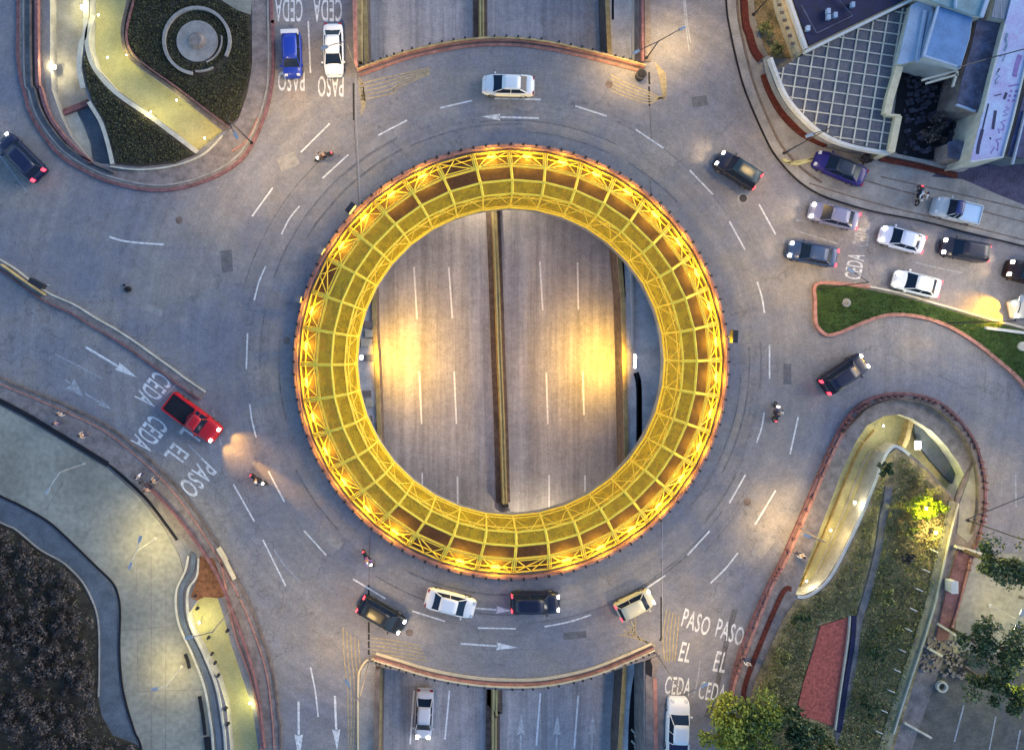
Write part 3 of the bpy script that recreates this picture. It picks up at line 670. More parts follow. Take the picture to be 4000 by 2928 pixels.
for i, (x, y) in enumerate(((3648, 2150), (3618, 2228), (3590, 2302), (3568, 2380), (3548, 2458), (3524, 2540), (3504, 2618), (3480, 2698), (3452, 2776), (3432, 2858))):
    b = bmesh.new(); a_ = W(x-10, y-5, .5); c_ = W(x+14, y+6, .5); tube(b, a_, c_, .05, 6); tube(b, (a_.x, a_.y, .1), (a_.x, a_.y, .5), .05, 6); tube(b, (c_.x, c_.y, .1), (c_.x, c_.y, .5), .05, 6)
    tag(link('barrier_bar', b, 'white'), 'short white bar standing at the left edge of the service path', 'bar', 'white bars beside the service path')
slab_thing('pavement', [(3775, 2135), (3798, 2175), (3764, 2290), (3726, 2428), (3700, 2500), (3655, 2500), (3700, 2300), (3742, 2150)], .12, .26, 'pinkd', 'rust brown footway right of the service path')
kerb([(3800, 2160), (3770, 2280), (3740, 2390), (3722, 2450)], .12, .4, 'pink', 'thin salmon rail along the rust brown footway', 4, name='railing', cat='railing')
slab_thing('pavement', [(3806, 2165), (4300, 2150), (4300, 2560), (3720, 2560), (3735, 2420), (3772, 2290)], 0, .05, 'plaza', 'grey green forecourt at the right edge')
slab_thing('car_park', [(3640, 2560), (4400, 2540), (4400, 3500), (3480, 3500), (3530, 2928)], 0, .055, mat('car_park_asphalt', (.10, .095, .08), .9, .3, .8, .25), 'dark car park surface in the lower right corner')
for (a_, c_, w_) in (((3765, 2752), (3728, 2895), .14), ((3890, 2795), (3862, 2940), .12), ((3985, 2850), (3968, 2940), .14)):
    b = bmesh.new(); strip(b, WL([a_, c_], .07), w_, .07); struct(link('parking_line', b, 'faint'), 'white parking bay line in the dark car park')
for (a_, c_, w_, z_, lab) in (((3738, 2136), (3850, 2164), .22, .7, 'pale beam lying across the top of the rust brown footway'), ((3672, 2440), (3735, 2480), .2, .7, 'pale short beam at the lower end of the rust footway'), ((3632, 2534), (3682, 2562), .2, .7, 'pale short beam left of the rubble patch'), ((3536, 2824), (3640, 2882), .16, .5, 'rosy pole lying across the dark car park corner')):
    kerb([a_, c_], w_, z_, 'pale', lab, 0, name='beam', cat='beam', z0=.3)
p = W(3712, 2285, .5); b = bmesh.new(); box(b, p.x-.28, p.x+.28, p.y-.5, p.y+.5, .2, 1.0); box(b, p.x-.32, p.x+.32, p.y-.55, p.y+.55, 1.0, 1.06)
tag(link('utility_cabinet', b, 'white'), 'small white cabinet on the rust brown footway', 'cabinet')
p = W(3683, 2683, .4); b = bmesh.new(); ribbon(b, [Vector((p.x+math.cos(t)*.42, p.y+math.sin(t)*.42, 0)) for t in [2*math.pi*i/20 for i in range(20)]], .16, .1, .4, True)
tag(link('planter_ring', b, 'pale'), 'pale round planter ring beside the car park', 'planter')

# --- right triangular island
tri = [(3190, 1118), (3200, 1112), (3330, 1120), (3500, 1152), (3640, 1190), (3850, 1252), (4000, 1290), (4500, 1420), (4500, 1900), (4080, 1600), (3985, 1480), (3908, 1411), (3817, 1338), (3704, 1270), (3590, 1234), (3476, 1227), (3386, 1252), (3290, 1293), (3236, 1304), (3200, 1275), (3190, 1230)]
slab_thing('lawn', tri, 0, .16, 'grassb', 'green lawn wedge between the two right roads')
kerb([(3400, 1120), (3330, 1112), (3195, 1108), (3186, 1180), (3188, 1256), (3202, 1285), (3236, 1308), (3290, 1295), (3386, 1254), (3476, 1229), (3590, 1236), (3704, 1272), (3817, 1340), (3908, 1413), (3985, 1482), (4080, 1602)], .30, .24, 'pink', 'salmon kerb round the tip and lower side of the right lawn wedge', 6)
kerb([(3340, 1108), (3500, 1140), (3640, 1180), (3850, 1240), (4000, 1280), (4500, 1410)], .18, .2, 'pale', 'pale upper kerb of the right lawn wedge', 5)
kerb([(3855, 1280), (4010, 1300)], .24, .5, 'white', 'white board lying on the lawn wedge at the right edge', 0, name='board', cat='board')
p = W(3306, 1182, .2); b = bmesh.new(); disc(b, Vector((p.x, p.y, 0)), .42, .1, .3, 16, .38); disc(b, Vector((p.x, p.y, 0)), .22, .3, .6, 10, .12); tag(link('planter', b, 'conc'), 'small round grey planter on the lawn wedge', 'planter')
p = W(3992, 1352, .2); b = bmesh.new(); disc(b, Vector((p.x, p.y, 0)), .45, .1, .34, 16, .4); tag(link('planter', b, 'pale'), 'pale round planter on the lawn wedge at the right edge', 'planter')

# --- upper right pavement and garden strip
ur = [(2812, -900), (2826, -300), (2838, 0), (2852, 110), (2890, 280), (2930, 400), (3000, 556), (3045, 626), (3113, 700), (3190, 752), (3272, 784), (3408, 824), (3590, 860), (3771, 905), (4000, 960), (4500, 1080)]
ub = spline(ur, 5)
slab_thing('pavement', ub+[(4500, -900)], 0, .12, 'conc', 'beige pavement and forecourt in the upper right')
kerb(ur, .10, .16, 'black', 'thin black line painted as kerb shadow sweeping round the upper right corner', 6, name='gutter', cat='gutter')  # black strip stands in for the shadow along the kerb
kerb([(2868, -300), (2880, 0), (2893, 110), (2930, 270), (2968, 385), (3035, 535), (3080, 600), (3143, 665), (3210, 712)], .18, .2, 'walkd', 'brown inner kerb line of the upper right pavement', 6)
kerb([(2900, -300), (2912, 50), (2930, 130), (2950, 195), (2975, 230)], .55, .5, 'redbrick', 'dark clipped hedge strip beside the upper right pavement', 5, name='hedge', cat='hedge')
kerb([(2988, 288), (3005, 340), (3040, 410), (3085, 470), (3150, 525), (3230, 562)], .50, .5, 'redbrick', 'dark red flower hedge at the foot of the curved white wall', 5, name='hedge', cat='hedge')
slab_thing('lawn', [(2935, -400), (2950, 60), (2985, 180), (3010, 228), (3110, 225), (3060, 60), (3010, -400)], .12, .2, 'earth', 'olive planted strip in front of the cream facade')
kerb([(3060, 622), (3120, 640), (3230, 600)], .25, .3, 'path', 'short yellow kerb near the blue purple car', 3)
kerb([(3075, 636), (3230, 612)], .12, .3, 'path', 'thin pale yellow line near the blue purple car', 0)
kerb([(3235, 565), (3340, 590), (3450, 598), (3600, 628), (3740, 662), (3780, 655)], .30, .5, 'conc', 'low beige wall along the front of the dark courtyard', 4, name='front_wall', cat='wall')
kerb([(3440, 618), (3600, 650), (3740, 686)], .42, .35, 'redbrick', 'dark red hedge along the low beige wall', 4, name='hedge', cat='hedge')
for pl, lab in (([(3160, 715), (3300, 760), (3500, 815), (3700, 862), (4050, 950)], 'brown line near the road in the upper right parking lane'), ([(3330, 690), (3500, 740), (3700, 790), (4050, 880)], 'dark line beside the parked light blue pickup'), ([(3440, 690), (3640, 735), (3800, 770), (4050, 830)], 'dark line in front of the dark courtyard')):
    b = bmesh.new(); strip(b, WL(spline(pl, 5), .125), .12, .125); struct(link('paving_joint', b, 'walkd'), lab)
slab_thing('car_park', [(3760, 700), (3640, 690), (3700, 640), (4500, 560), (4500, 950), (4100, 840), (3900, 760)], .12, .126, mat('forecourt_asphalt', (.07, .065, .11), .9, .4, .7, .3), 'dark violet forecourt right of the courtyard')

# ------------------------------------------------------------------ buildings, upper right
HB = 2.8
bd = empty('corner_building', W(3300, 60, 0)); tag(bd, 'building with cream facade and dark navy flat roof in the upper right', 'building')
O = bd.location
def bpart(name, pts, z0, z1, m, parent, org, zt=None):
    b = bmesh.new(); prism(b, [W(x, y, z1 if zt is None else zt)-org for x, y in pts], z0, z1)
    return link(name, b, m, parent)
roofpts = [(3072, -60), (3085, 0), (3155, 192), (3570, -4), (3640, -40), (3640, -900), (2800, -900)]
bpart('wall', roofpts, 0, HB-.35, 'cream', bd, O, HB)
bpart('roof', [(3095, -60), (3106, 0), (3166, 176), (3560, -14), (3630, -50), (3630, -890), (2830, -890)], HB-.349, HB-.2, 'roofd', bd, O, HB)
b = bmesh.new(); ribbon(b, [p-O for p in WL([(2780, -850), (3084, 0), (3150, 190)], HB)], .26, HB-.34, HB+.05); ribbon(b, [p-O for p in WL([(3144, 204), (3340, 108), (3575, -6)], HB)], .2, HB-.34, HB+.12); link('parapet', b, 'white', bd)
b = bmesh.new(); ribbon(b, [p-O for p in WL([(2750, -850), (3052, -10), (3124, 205)], 2.0)], .18, 1.9, 2.05); ribbon(b, [p-O for p in WL([(2730, -850), (3030, -10), (3104, 212)], 1.0)], .16, .9, 1.02); link('cornice', b, 'cream', bd)
b = bmesh.new()
for i in range(26):
    t = i/26; x = 3096-(26-i)*10.2; y = 200-(26-i)*30
    p = W(x+10, y, 2.06)-O
    box(b, p.x-.16, p.x+.16, p.y-.12, p.y+.12, 2.0, 2.12)
link('dentils', b, 'walkd', bd)['label'] = 'row of small brown brackets along the cream cornice'
for (x, y) in ((3235, 45), (3236, 68), (3155, 112), (3330, 20), (3262, 60)):
    b = bmesh.new(); p = W(x, y, HB)-O; box(b, p.x-.15, p.x+.15, p.y-.22, p.y+.22, HB-.2, HB+.15); link('roof_vent', b, 'roofp', bd)

b = bmesh.new()
for (a_, c_) in (((3130, 20), (3190, 130)), ((3190, 130), (3330, 62)), ((3260, -20), (3330, 62))): tube(b, W(*a_, HB)-bd.location, W(*c_, HB)-bd.location, .05, 5)
link('roof_pipe', b, 'rusty', bd)
# glazed grid canopy
gc = empty('glazed_canopy', W(3300, 350, 0)); tag(gc, 'dark canopy with white square grid and curved white edge below the navy roof', 'canopy'); O = gc.location
gpoly = [(3148, 210), (3340, 114), (3540, 24), (3545, 60), (3525, 160), (3500, 262), (3478, 380), (3458, 448), (3492, 458), (3470, 590), (3400, 578), (3290, 552), (3200, 505), (3120, 430), (3070, 360), (3030, 275), (3060, 262), (3110, 228)]
bpart('canopy_deck', gpoly, 1.9, 2.25, 'tile', gc, O, 2.25)
bpart('base_wall', [(x*.985+50, y*.985+5) for x, y in gpoly], 0, 1.9, 'conc', gc, O, 2.0)
def clip(p, d, poly):
    ts = []
    for i in range(len(poly)):
        a = poly[i]; c_ = poly[(i+1) % len(poly)]; ex, ey = c_[0]-a[0], c_[1]-a[1]
        den = d[0]*ey-d[1]*ex
        if abs(den) < 1e-9: continue
        t = ((a[0]-p[0])*ey-(a[1]-p[1])*ex)/den; u = ((a[0]-p[0])*d[1]-(a[1]-p[1])*d[0])/den
        if 0 <= u < 1: ts.append(t)
    ts.sort(); return [(ts[i], ts[i+1]) for i in range(0, len(ts)-1, 2)]
b = bmesh.new()
for n in range(-9, 4):
    p = (3429+n*53.5, 300.0); d = (-.165, 1)
    for t0, t1 in clip(p, d, gpoly):
        q = [W(p[0]+d[0]*t, p[1]+d[1]*t, 2.3)-O for t in (t0+2, t1-2)]
        ribbon(b, q, .12, 2.252, 2.33)
link('grid_bars', b, 'pale', gc)
b = bmesh.new()
for n in range(-9, 10):
    p = (3250, 272+n*43.5); d = (1, .14)
    for t0, t1 in clip(p, d, gpoly):
        q = [W(p[0]+d[0]*t, p[1]+d[1]*t, 2.3)-O for t in (t0+2, t1-2)]
        ribbon(b, q, .10, 2.251, 2.31)
link('grid_bars', b, 'pale', gc)
b = bmesh.new(); ribbon(b, [p-O for p in WL(spline([(3012, 225), (3030, 275), (3066, 362), (3118, 434), (3198, 510), (3290, 558), (3400, 585), (3478, 596)], 4), 2.4)], .26, 1.9, 2.42)
link('curved_edge', b, 'white', gc)
b = bmesh.new(); ribbon(b, [p-O for p in WL(spline([(3000, 220), (3014, 285), (3050, 368), (3100, 440), (3180, 515), (3262, 556)], 4), 1.2)], .25, .5, 1.2); link('curved_plinth', b, 'conc', gc)

# cream walls and dark courtyard
cw = empty('courtyard_wall', W(3500, 400, 0)); tag(cw, 'stepped cream wall between the grid canopy and the dark courtyard', 'wall'); O = cw.location
b = bmesh.new()
for pl, w_, z_ in (([(3516, 258), (3480, 380), (3466, 446)], .62, 2.7), ([(3462, 448), (3518, 452)], .2, 2.72), ([(3512, 452), (3498, 520), (3484, 592)], .55, 2.68)):
    ribbon(b, [p-O for p in WL(pl, z_)], w_, 0, z_)
link('wall_body', b, 'cream', cw)
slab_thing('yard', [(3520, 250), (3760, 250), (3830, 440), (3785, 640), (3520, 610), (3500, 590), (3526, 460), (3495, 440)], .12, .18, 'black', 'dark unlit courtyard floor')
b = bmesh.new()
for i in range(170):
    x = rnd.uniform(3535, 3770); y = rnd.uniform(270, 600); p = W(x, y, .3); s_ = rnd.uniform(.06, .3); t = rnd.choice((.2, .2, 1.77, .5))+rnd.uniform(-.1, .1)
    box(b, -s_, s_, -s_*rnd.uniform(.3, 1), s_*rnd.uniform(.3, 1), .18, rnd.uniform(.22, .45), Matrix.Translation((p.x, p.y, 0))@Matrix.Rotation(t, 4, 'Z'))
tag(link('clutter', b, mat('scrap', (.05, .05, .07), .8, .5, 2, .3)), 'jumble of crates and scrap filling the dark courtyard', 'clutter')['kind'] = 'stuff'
p = W(3660, 500, .5); b = bmesh.new()
tree_c = p
r = empty('shed', W(3735, 590, 0)); tag(r, 'small grey violet shed at the bottom of the dark courtyard', 'shed'); O = r.location
bpart('wall', [(3705, 560), (3740, 548), (3775, 565), (3790, 640), (3700, 618)], 0, 1.9, 'walk', r, O, 1.9)
bpart('roof', [(3703, 556), (3740, 543), (3778, 562), (3786, 632), (3706, 612)], 1.9, 2.0, 'rusty', r, O, 2.0)
r = empty('beam_frame', W(3670, 300, 0)); tag(r, 'two pale roof beams crossing the top of the dark courtyard', 'beam'); O = r.location
b = bmesh.new()
for pl in ([(3605, 312), (3740, 275)], [(3620, 325), (3745, 290)], [(3742, 278), (3724, 338)]): ribbon(b, [p-O for p in WL(pl, 2.8)], .16, 2.6, 2.8)
tube(b, W(3742, 280, 0)-O, W(3742, 280, 2.6)-O, .08); tube(b, W(3605, 312, 0)-O, W(3605, 312, 2.6)-O, .08)
link('beams', b, 'pale', r)

def block(name, lab, pts, z1, roofm, wallm='pale', ridge=None, cat='building', rim=True):
    cx = sum(p[0] for p in pts)/len(pts); cy = sum(p[1] for p in pts)/len(pts)
    r = empty(name, W(cx, cy, 0)); tag(r, lab, cat); O = r.location
    bpart('wall', pts, 0, z1, wallm, r, O, z1)
    ins = [(cx+(x-cx)*.985, cy+(y-cy)*.985) for x, y in pts]
    bpart('roof', ins, z1+.002, z1+.1, roofm, r, O, z1+.1)
    if ridge:
        b = bmesh.new()
        for a_, c_, w_ in ridge: ribbon(b, [W(*a_, z1+.3)-O, W(*c_, z1+.3)-O], w_, z1+.1, z1+.3)
        link('ridge_cap', b, 'roofp', r)
    return r
block('low_building', 'pale blue flat roofed annex right of the navy roof', [(3560, 20), (3630, -20), (3648, 40), (3590, 232), (3525, 252), (3505, 250)], 2.9, 'roofp', 'pale', [((3616, 40), (3585, 240), .22), ((3640, 45), (3602, 225), .3)])
block('sheet_roof_building', 'square building with plain blue sheet roof', [(3668, 25), (3800, 68), (3788, 150), (3752, 268), (3604, 222), (3630, 120)], 3.3, 'roofb', 'white', [((3608, 216), (3740, 258), .14), ((3668, 22), (3612, 214), .18)])
block('sheet_roof_building', 'teal roofed building at the very top right', [(3600, -400), (3860, -400), (3862, -10), (3836, 66), (3800, 62), (3680, 20), (3590, -15)], 3.6, 'rooft', 'pale', [((3862, -10), (3836, 66), .3), ((3740, -390), (3736, 30), .14)])
r = block('weathered_building', 'stained violet grey roof between the blue roof and the mural roof', [(3818, 75), (3920, 88), (3900, 180), (3862, 330), (3815, 440), (3735, 412), (3760, 300), (3795, 180)], 2.7, 'rusty', 'walk', [((3738, 408), (3812, 434), .14)])
block('slatted_building', 'narrow slatted grey roof at the top right', [(3885, -400), (3955, -400), (3950, 0), (3925, 80), (3872, 70), (3888, 0)], 3.3, mat('slats', (.20, .23, .27), .7, .6, 1.2, .2, stretch=(8, .2, 1)), 'pale')

# mural roof with lettering and painted shapes
bb = empty('mural_roof_building', W(3900, 350, 0)); tag(bb, 'long pale roof painted with scrawled letters and shapes at the right edge', 'building'); O = bb.location
mp = [(4060, -60), (3965, -60), (3925, 100), (3885, 260), (3840, 440), (3790, 634), (3920, 616), (3960, 470), (4010, 260), (4060, 60)]
bpart('wall', mp, 0, 3.4, 'pale', bb, O, 3.4)
bpart('roof', mp, 3.402, 3.5, mat('mural_ground', (.34, .42, .54), .7, .25, .7, .12, c2=(.36, .32, .50)), bb, O, 3.5)
b = bmesh.new(); ribbon(b, [W(x, y, 3.6)-O for x, y in ((4056, 60), (4006, 260), (3957, 468), (3917, 613), (3793, 631))], .12, 3.5, 3.62); ribbon(b, [W(x, y, 3.6)-O for x, y in ((3842, 440), (3880, 280), (3928, 95))], .1, 3.5, 3.6); link('roof_edge', b, 'white', bb)
def paint(name, polys, m):
    b = bmesh.new()
    for pl, w_ in polys: strip(b, [W(x, y, 3.51)-O for x, y in pl], w_, 3.51)
    link(name, b, m, bb)
mdk = mat('mural_navy', (.015, .02, .07), .7, .2, 3, .2); mvi = mat('mural_violet', (.22, .14, .34), .7, .3, 3, .2); mte = mat('mural_teal', (.12, .22, .30), .7, .3, 3, .2)
paint('mural_bar', [([(3889, 432), (3878, 505)], .26), ([(3932, 362), (3922, 388)], .24), ([(3838, 505), (3822, 570), (3818, 602)], .3), ([(3884, 375), (3912, 368)], .1), ([(3862, 405), (3846, 470), (3838, 505)], .14), ([(3866, 542), (3872, 540)], .2)], mdk)
paint('mural_stroke', [([(3898, 282), (3905, 268), (3892, 290), (3904, 298), (3890, 312), (3888, 330), (3900, 322)], .12), ([(3935, 130), (3928, 152), (3932, 178), (3922, 200)], .22), ([(3905, 222), (3930, 210), (3915, 240)], .12)], mte)
paint('mural_stroke', [([(3940, 338), (3978, 330)], .14), ([(3962, 300), (3972, 255), (3985, 215)], .4), ([(3870, 600), (3884, 575), (3896, 590), (3900, 560), (3890, 548), (3912, 540)], .12), ([(3905, 520), (3898, 505), (3918, 508), (3922, 490), (3910, 478), (3928, 470)], .13), ([(3918, 452), (3936, 448), (3920, 436), (3942, 425), (3928, 418)], .12)], mvi)
b = bmesh.new()
for i, ch in enumerate((0, 1, 2)):
    for j in range(2):
        x, y = 3945+j*20-i*5, 358+i*18; strip(b, [W(x, y, 3.51)-O, W(x+10, y-3, 3.51)-O], .2, 3.51)
link('mural_block', b, mvi, bb)
block('dark_building', 'deep blue roof beyond the mural roof at the right edge', [(3930, 610), (3962, 500), (4030, 250), (4600, 200), (4600, 560), (3990, 622)], 2.6, mat('ink_roof', (.03, .045, .12), .7, .5, 1, .3), 'blue', [((3958, 640), (4010, 430), .14)])
cb = bmesh.new()
pts = [W(3745, 262, 4.5), W(3850, 232, 4.2), W(4010, 190, 4.6), W(4400, 60, 5.5)]
for a_, c_ in zip(pts, pts[1:]): tube(cb, a_, c_, .05, 5)
tag(link('overhead_cable', cb, 'dark'), 'black overhead cable crossing the roofs at the upper right', 'cable')

# ------------------------------------------------------------------ road markings
marks([((1288, 483), (1175, 595)), ((1590, 470), (1477, 529)), ((1844, 393), (1719, 422)), ((1361, 604), (1259, 697)), ((1066, 733), (1002, 821), (985, 845)),
       ((1932, 385), (2113, 389)), ((2247, 414), (2370, 454)), ((2483, 506), (2592, 579)), ((2694, 665), (2785, 760)),
       ((427, 925), (500, 944), (640, 955), .16), ((1170, 805), (1130, 855), (1100, 914)), ((1038, 1040), (1012, 1100), (993, 1172)), ((967, 1302), (962, 1440)), ((976, 1578), (984, 1640), (1001, 1708)),
       ((1048, 1839), (1111, 1959)), ((1186, 2070), (1275, 2168)), ((912, 1891), (994, 2036)), ((1027, 2107), (1116, 2287)), ((1379, 2260), (1506, 2337)), ((1610, 2385), (1738, 2425)), ((1867, 2451), (2015, 2454)),
       ((2127, 2446), (2220, 2428), (2309, 2400)), ((2520, 2300), (2599, 2246)), ((2776, 2276), (2835, 2218), (2882, 2158)), ((2985, 1610), (2975, 1670), (2955, 1728)), ((2912, 1853), (2849, 1964)), ((3030, 1914), (2950, 2047)), ((2772, 2073), (2685, 2168)),
       ((3118, 1628), (3086, 1773)), ((2849, 864), (2910, 975)), ((2965, 798), (3030, 916)), ((2958, 1102), (2976, 1160), (2986, 1222)), ((3006, 1347), (3006, 1478)),
       ((1213, 2605), (1232, 2700), (1243, 2798)), ((1204, 84), (1213, 286))], 'line', 'lane_markings', 'white lane dashes round the roundabout', w_=.14)
marks([((0, 608), (45, 670), (109, 753)), ((216, 1384), (300, 1425), (400, 1479)), ((1070, 2145), (1110, 2205), (1175, 2273)), ((3967, 1841), (3969, 1982)), ((2670, 0), (2678, 90), (2692, 200)), ((2676, 0), (2686, 100), (2698, 170)), ((3100, 898), (3272, 952)), ((3576, 1025), (3690, 1052), (3760, 1066)), ((2735, 2580), (2722, 2670), (2706, 2720)), ((735, 1735), (850, 1850)), ((690, 1500), (620, 1570)), ((3190, 870), (3110, 860)), ((830, 1600), (865, 1740))], 'faint', 'lane_markings', 'worn thin lane lines on the approaches', w_=.12)
hw = [((1617, 1043), (1629, 1247)), ((1753, 1043), (1767, 1243)), ((1638, 1450), (1647, 1655)), ((1774, 1450), (1783, 1655)), ((1649, 1846), (1650, 1925)), ((1787, 1860), (1788, 1985)),
      ((2109, 1020), (2120, 1211)), ((2256, 1025), (2259, 1209)), ((2134, 1455), (2140, 1655)), ((2277, 1450), (2281, 1620)), ((2145, 1855), (2145, 1990)), ((2285, 1855), (2285, 1925)),
      ((1756, 2695), (1738, 2886)), ((1617, 2695), (1602, 2905)), ((2111, 2705), (2095, 2909)), ((2259, 2714), (2243, 2922))]
marks(hw, 'hline', 'lane_markings', 'white lane dashes on the sunken highway', .005, -6, .17)
def arrow(tail, head, m, lab, level=0.0, hl=70, hwd=26, sw=.16, name='direction_arrow'):
    t, h = Vector(tail), Vector(head); d = (h-t).normalized(); n = Vector((-d.y, d.x)); nk = h-d*hl
    b = bmesh.new()
    strip(b, [W(*t, level), W(*(nk+d*2), level)], sw, level+.006)
    vs = [b.verts.new(W(*p, level)+Vector((0, 0, .0065))) for p in (h, nk+n*hwd/2, nk+d*6, nk-n*hwd/2)]
    b.faces.new(vs); bmesh.ops.recalc_face_normals(b, faces=b.faces)
    for f in b.faces:
        if f.normal.z < 0: f.normal_flip()
    return struct(link(name, b, m), lab)
arrow((2105, 462), (1883, 456), 'line', 'white left pointing arrow above the ring', hl=72, hwd=28)
arrow((1800, 2512), (2024, 2528), 'line', 'white right pointing arrow below the ring', hl=85, hwd=30)
arrow((1852, 2374), (1998, 2384), 'line', 'white arrow just ahead of the white sedan', hl=60, hwd=30)
arrow((335, 1355), (535, 1474), 'line', 'bold white arrow on the left approach road', hl=90, hwd=34, sw=.2)
arrow((330, 1535), (440, 1600), 'faint', 'worn arrow on the left approach road', hl=60, hwd=28)
arrow((255, 1480), (330, 1552), 'faint', 'worn broad arrow stub on the left approach road', hl=80, hwd=52)
arrow((1166, 2738), (1168, 2975), 'line', 'white arrow at bottom left pointing down', hl=110, hwd=34, sw=.2)
arrow((1308, 2716), (1317, 2930), 'line', 'second white arrow at bottom left pointing down', hl=84, hwd=32, sw=.2)
for i, x in enumerate((2037, 2178, 2316)):
    arrow((x-10, 3100), (x, 2785), 'line', 'grey upward arrow on the highway lane, '+('left', 'middle', 'right')[i]+' one', -6, 84, 32, .18)
for i, x in enumerate((1487, 1630, 1775)):
    arrow((x, -120), (x, 34), 'faint', 'grey downward arrow tip on the upper highway, '+('left', 'middle', 'right')[i]+' one', -6, 90, 26, .16)

def word(txt, cx, cy, wpx, hpx, up, right, m='line', lab='', name='road_lettering', z=.005, cond=1):
    cu = bpy.data.curves.new('t', 'FONT'); cu.body = txt; cu.resolution_u = 3; cu.space_character = 1.1; cu.offset = .010
    to = bpy.data.objects.new('t', cu); me = bpy.data.meshes.new_from_object(to)
    bpy.data.objects.remove(to); bpy.data.curves.remove(cu)
    xs = [v.co.x for v in me.vertices]; ys = [v.co.y for v in me.vertices]
    x0, x1, y0, y1 = min(xs), max(xs), min(ys), max(ys)
    for v in me.vertices:
        u = (v.co.x-x0)/(x1-x0)-.5; w_ = (v.co.y-y0)/(y1-y0)-.5
        p = W(cx+right[0]*u*wpx+up[0]*w_*hpx, cy+right[1]*u*wpx+up[1]*w_*hpx, 0); v.co = (p.x, p.y, z)
    me.materials.append(M[m] if isinstance(m, str) else m)
    o = bpy.data.objects.new(name, me); col.objects.link(o); me.name = name
    return struct(o, lab)
U, Rr = (0, 1), (-1, 0)
word('CEDA', 1128, 40, 108, 92, U, Rr, 'line', 'CEDA lettering on the upper left lane')
word('CEDA', 1280, 40, 112, 92, U, Rr, 'line', 'CEDA lettering on the lane by the salmon wall')
word('PASO', 1138, 318, 104, 78, U, Rr, 'line', 'PASO lettering under the front of the blue car')
word('PASO', 1292, 338, 100, 82, U, Rr, 'line', 'PASO lettering ahead of the white car by the salmon wall')
U, Rr = (.80, .60), (-.62, .78)
word('CEDA', 600, 1522, 135, 88, U, Rr, 'line', 'CEDA lettering behind the red pickup')
word('CEDA', 585, 1694, 135, 92, U, Rr, 'line', 'CEDA lettering in the lane left of the red pickup')
word('EL', 690, 1775, 62, 80, U, Rr, 'line', 'EL lettering in the lane left of the red pickup')
word('PASO', 772, 1868, 142, 84, (.72, .69), (-.66, .75), 'line', 'PASO lettering in the lane left of the red pickup')
word('EL', 752, 1690, 62, 86, U, Rr, 'line', 'EL lettering half hidden by the red pickup')
U, Rr = (.24, -.97), (.93, .36)
word('PASO', 2720, 2428, 112, 74, U, Rr, 'line', 'PASO lettering in the left lane at lower right')
word('PASO', 2852, 2468, 112, 74, U, Rr, 'line', 'PASO lettering in the right lane at lower right')
word('EL', 2678, 2546, 44, 76, U, (.97, .2), 'line', 'EL lettering in the left lane at lower right')
word('EL', 2815, 2584, 48, 80, U, (.97, .2), 'line', 'EL lettering in the right lane at lower right')
word('CEDA', 2648, 2678, 100, 72, (.15, -.98), (.99, .1), 'line', 'CEDA lettering just ahead of the white pickup')
word('CEDA', 2782, 2700, 104, 72, (.2, -.97), (.98, .15), 'line', 'CEDA lettering right of the white pickup')
U, Rr = (-.98, -.17), (.16, -.98)
word('CEDA', 3338, 1040, 100, 66, U, Rr, 'line', 'CEDA lettering behind the navy car on the right approach')
word('CEDA', 3366, 925, 74, 62, U, Rr, 'faint', 'worn CEDA lettering behind the violet car')

# expansion joints and yellow hatching
def seg(x, ys): return [((x[0], a), (x[1], b_)) for a, b_ in ys]
marks(seg((1381, 1382), [(325, 470)])+seg((1440, 1441), [(2283, 2330), (2428, 2470), (2474, 2498), (2502, 2530), (2535, 2556)])+seg((2535, 2537), [(282, 330), (338, 365), (368, 415)])+seg((2583, 2583), [(2330, 2490)])+[((2583, 2488), (2578, 2502))], 'joint', 'expansion_joint', 'dark rubber bridge expansion joints at the four corners', .003, w_=.17)
marks(seg((2538, 2545), [(415, 560), (700, 770)])+seg((1383, 1402), [(470, 800)])+seg((1445, 1441), [(2090, 2283)])+seg((2583, 2583), [(2030, 2100), (2180, 2330)]), 'walkd', 'expansion_joint', 'thin faded continuation of the bridge joints', .003, w_=.07)
marks(seg((1389, 1391), [(0, 470)])+seg((1392, 1408), [(470, 800)])+seg((2588, 2587), [(2040, 2490)]), 'faint', 'expansion_joint', 'pale edge of the bridge joints', .0035, w_=.06)
hat = []
for k in range(5):
    d = k*15
    hat.append(((1340+d, 2450+d*.8), (1344+d, 2560), (1358+d*.9, 2700), (1362+d*.6, 2928)))
    hat.append(((1450, 2490+d), (1540, 2500+d), (1640+k*8, 2520+d)))
    hat.append(((2560-d*2, 2520-d*.1-k*9), (2480, 2490-d*.7), (2420+d, 2478-d*1.2)))
    hat.append(((2605+k*12, 2380+k*6), (2590+k*14, 2480), (2596+k*10, 2580)))
    hat.append(((1405, 330+d), (1470+d, 312+d*.9), (1560, 292+d*.8), (1680, 265+d*.4)))
    hat.append(((1400, 300+d), (1420+k*2, 340+d), (1410, 390+d)))
    hat.append(((2385, 292+d), (2460, 330+d*.9), (2540, 362+d*.7), (2600-d*.2, 392-d*.3)))
    hat.append(((2560+d*.5, 245+k*8), (2576+d*.4, 300), (2590+d*.2, 380)))
yt = mat('faded_yellow_hatch', (.34, .27, .14), .85, .35, 2.5, .3)
marks(hat, yt, 'hatched_marking', 'faded thin yellow hatch lines in the four bridge corners', .0045, w_=.10)
stain = mat('dusty_asphalt', (.225, .19, .115), .9, .35, .7, .25, c2=(.19, .175, .14))
oil = mat('tyre_stain', (.12, .112, .105), .9, .4, 1.5, .3)
marks([((2870, 2380), (2830, 2540), (2800, 2680), (2760, 2800), .5)], oil, 'tyre_stain', 'dark oily streak through the lettering at lower right', .002)
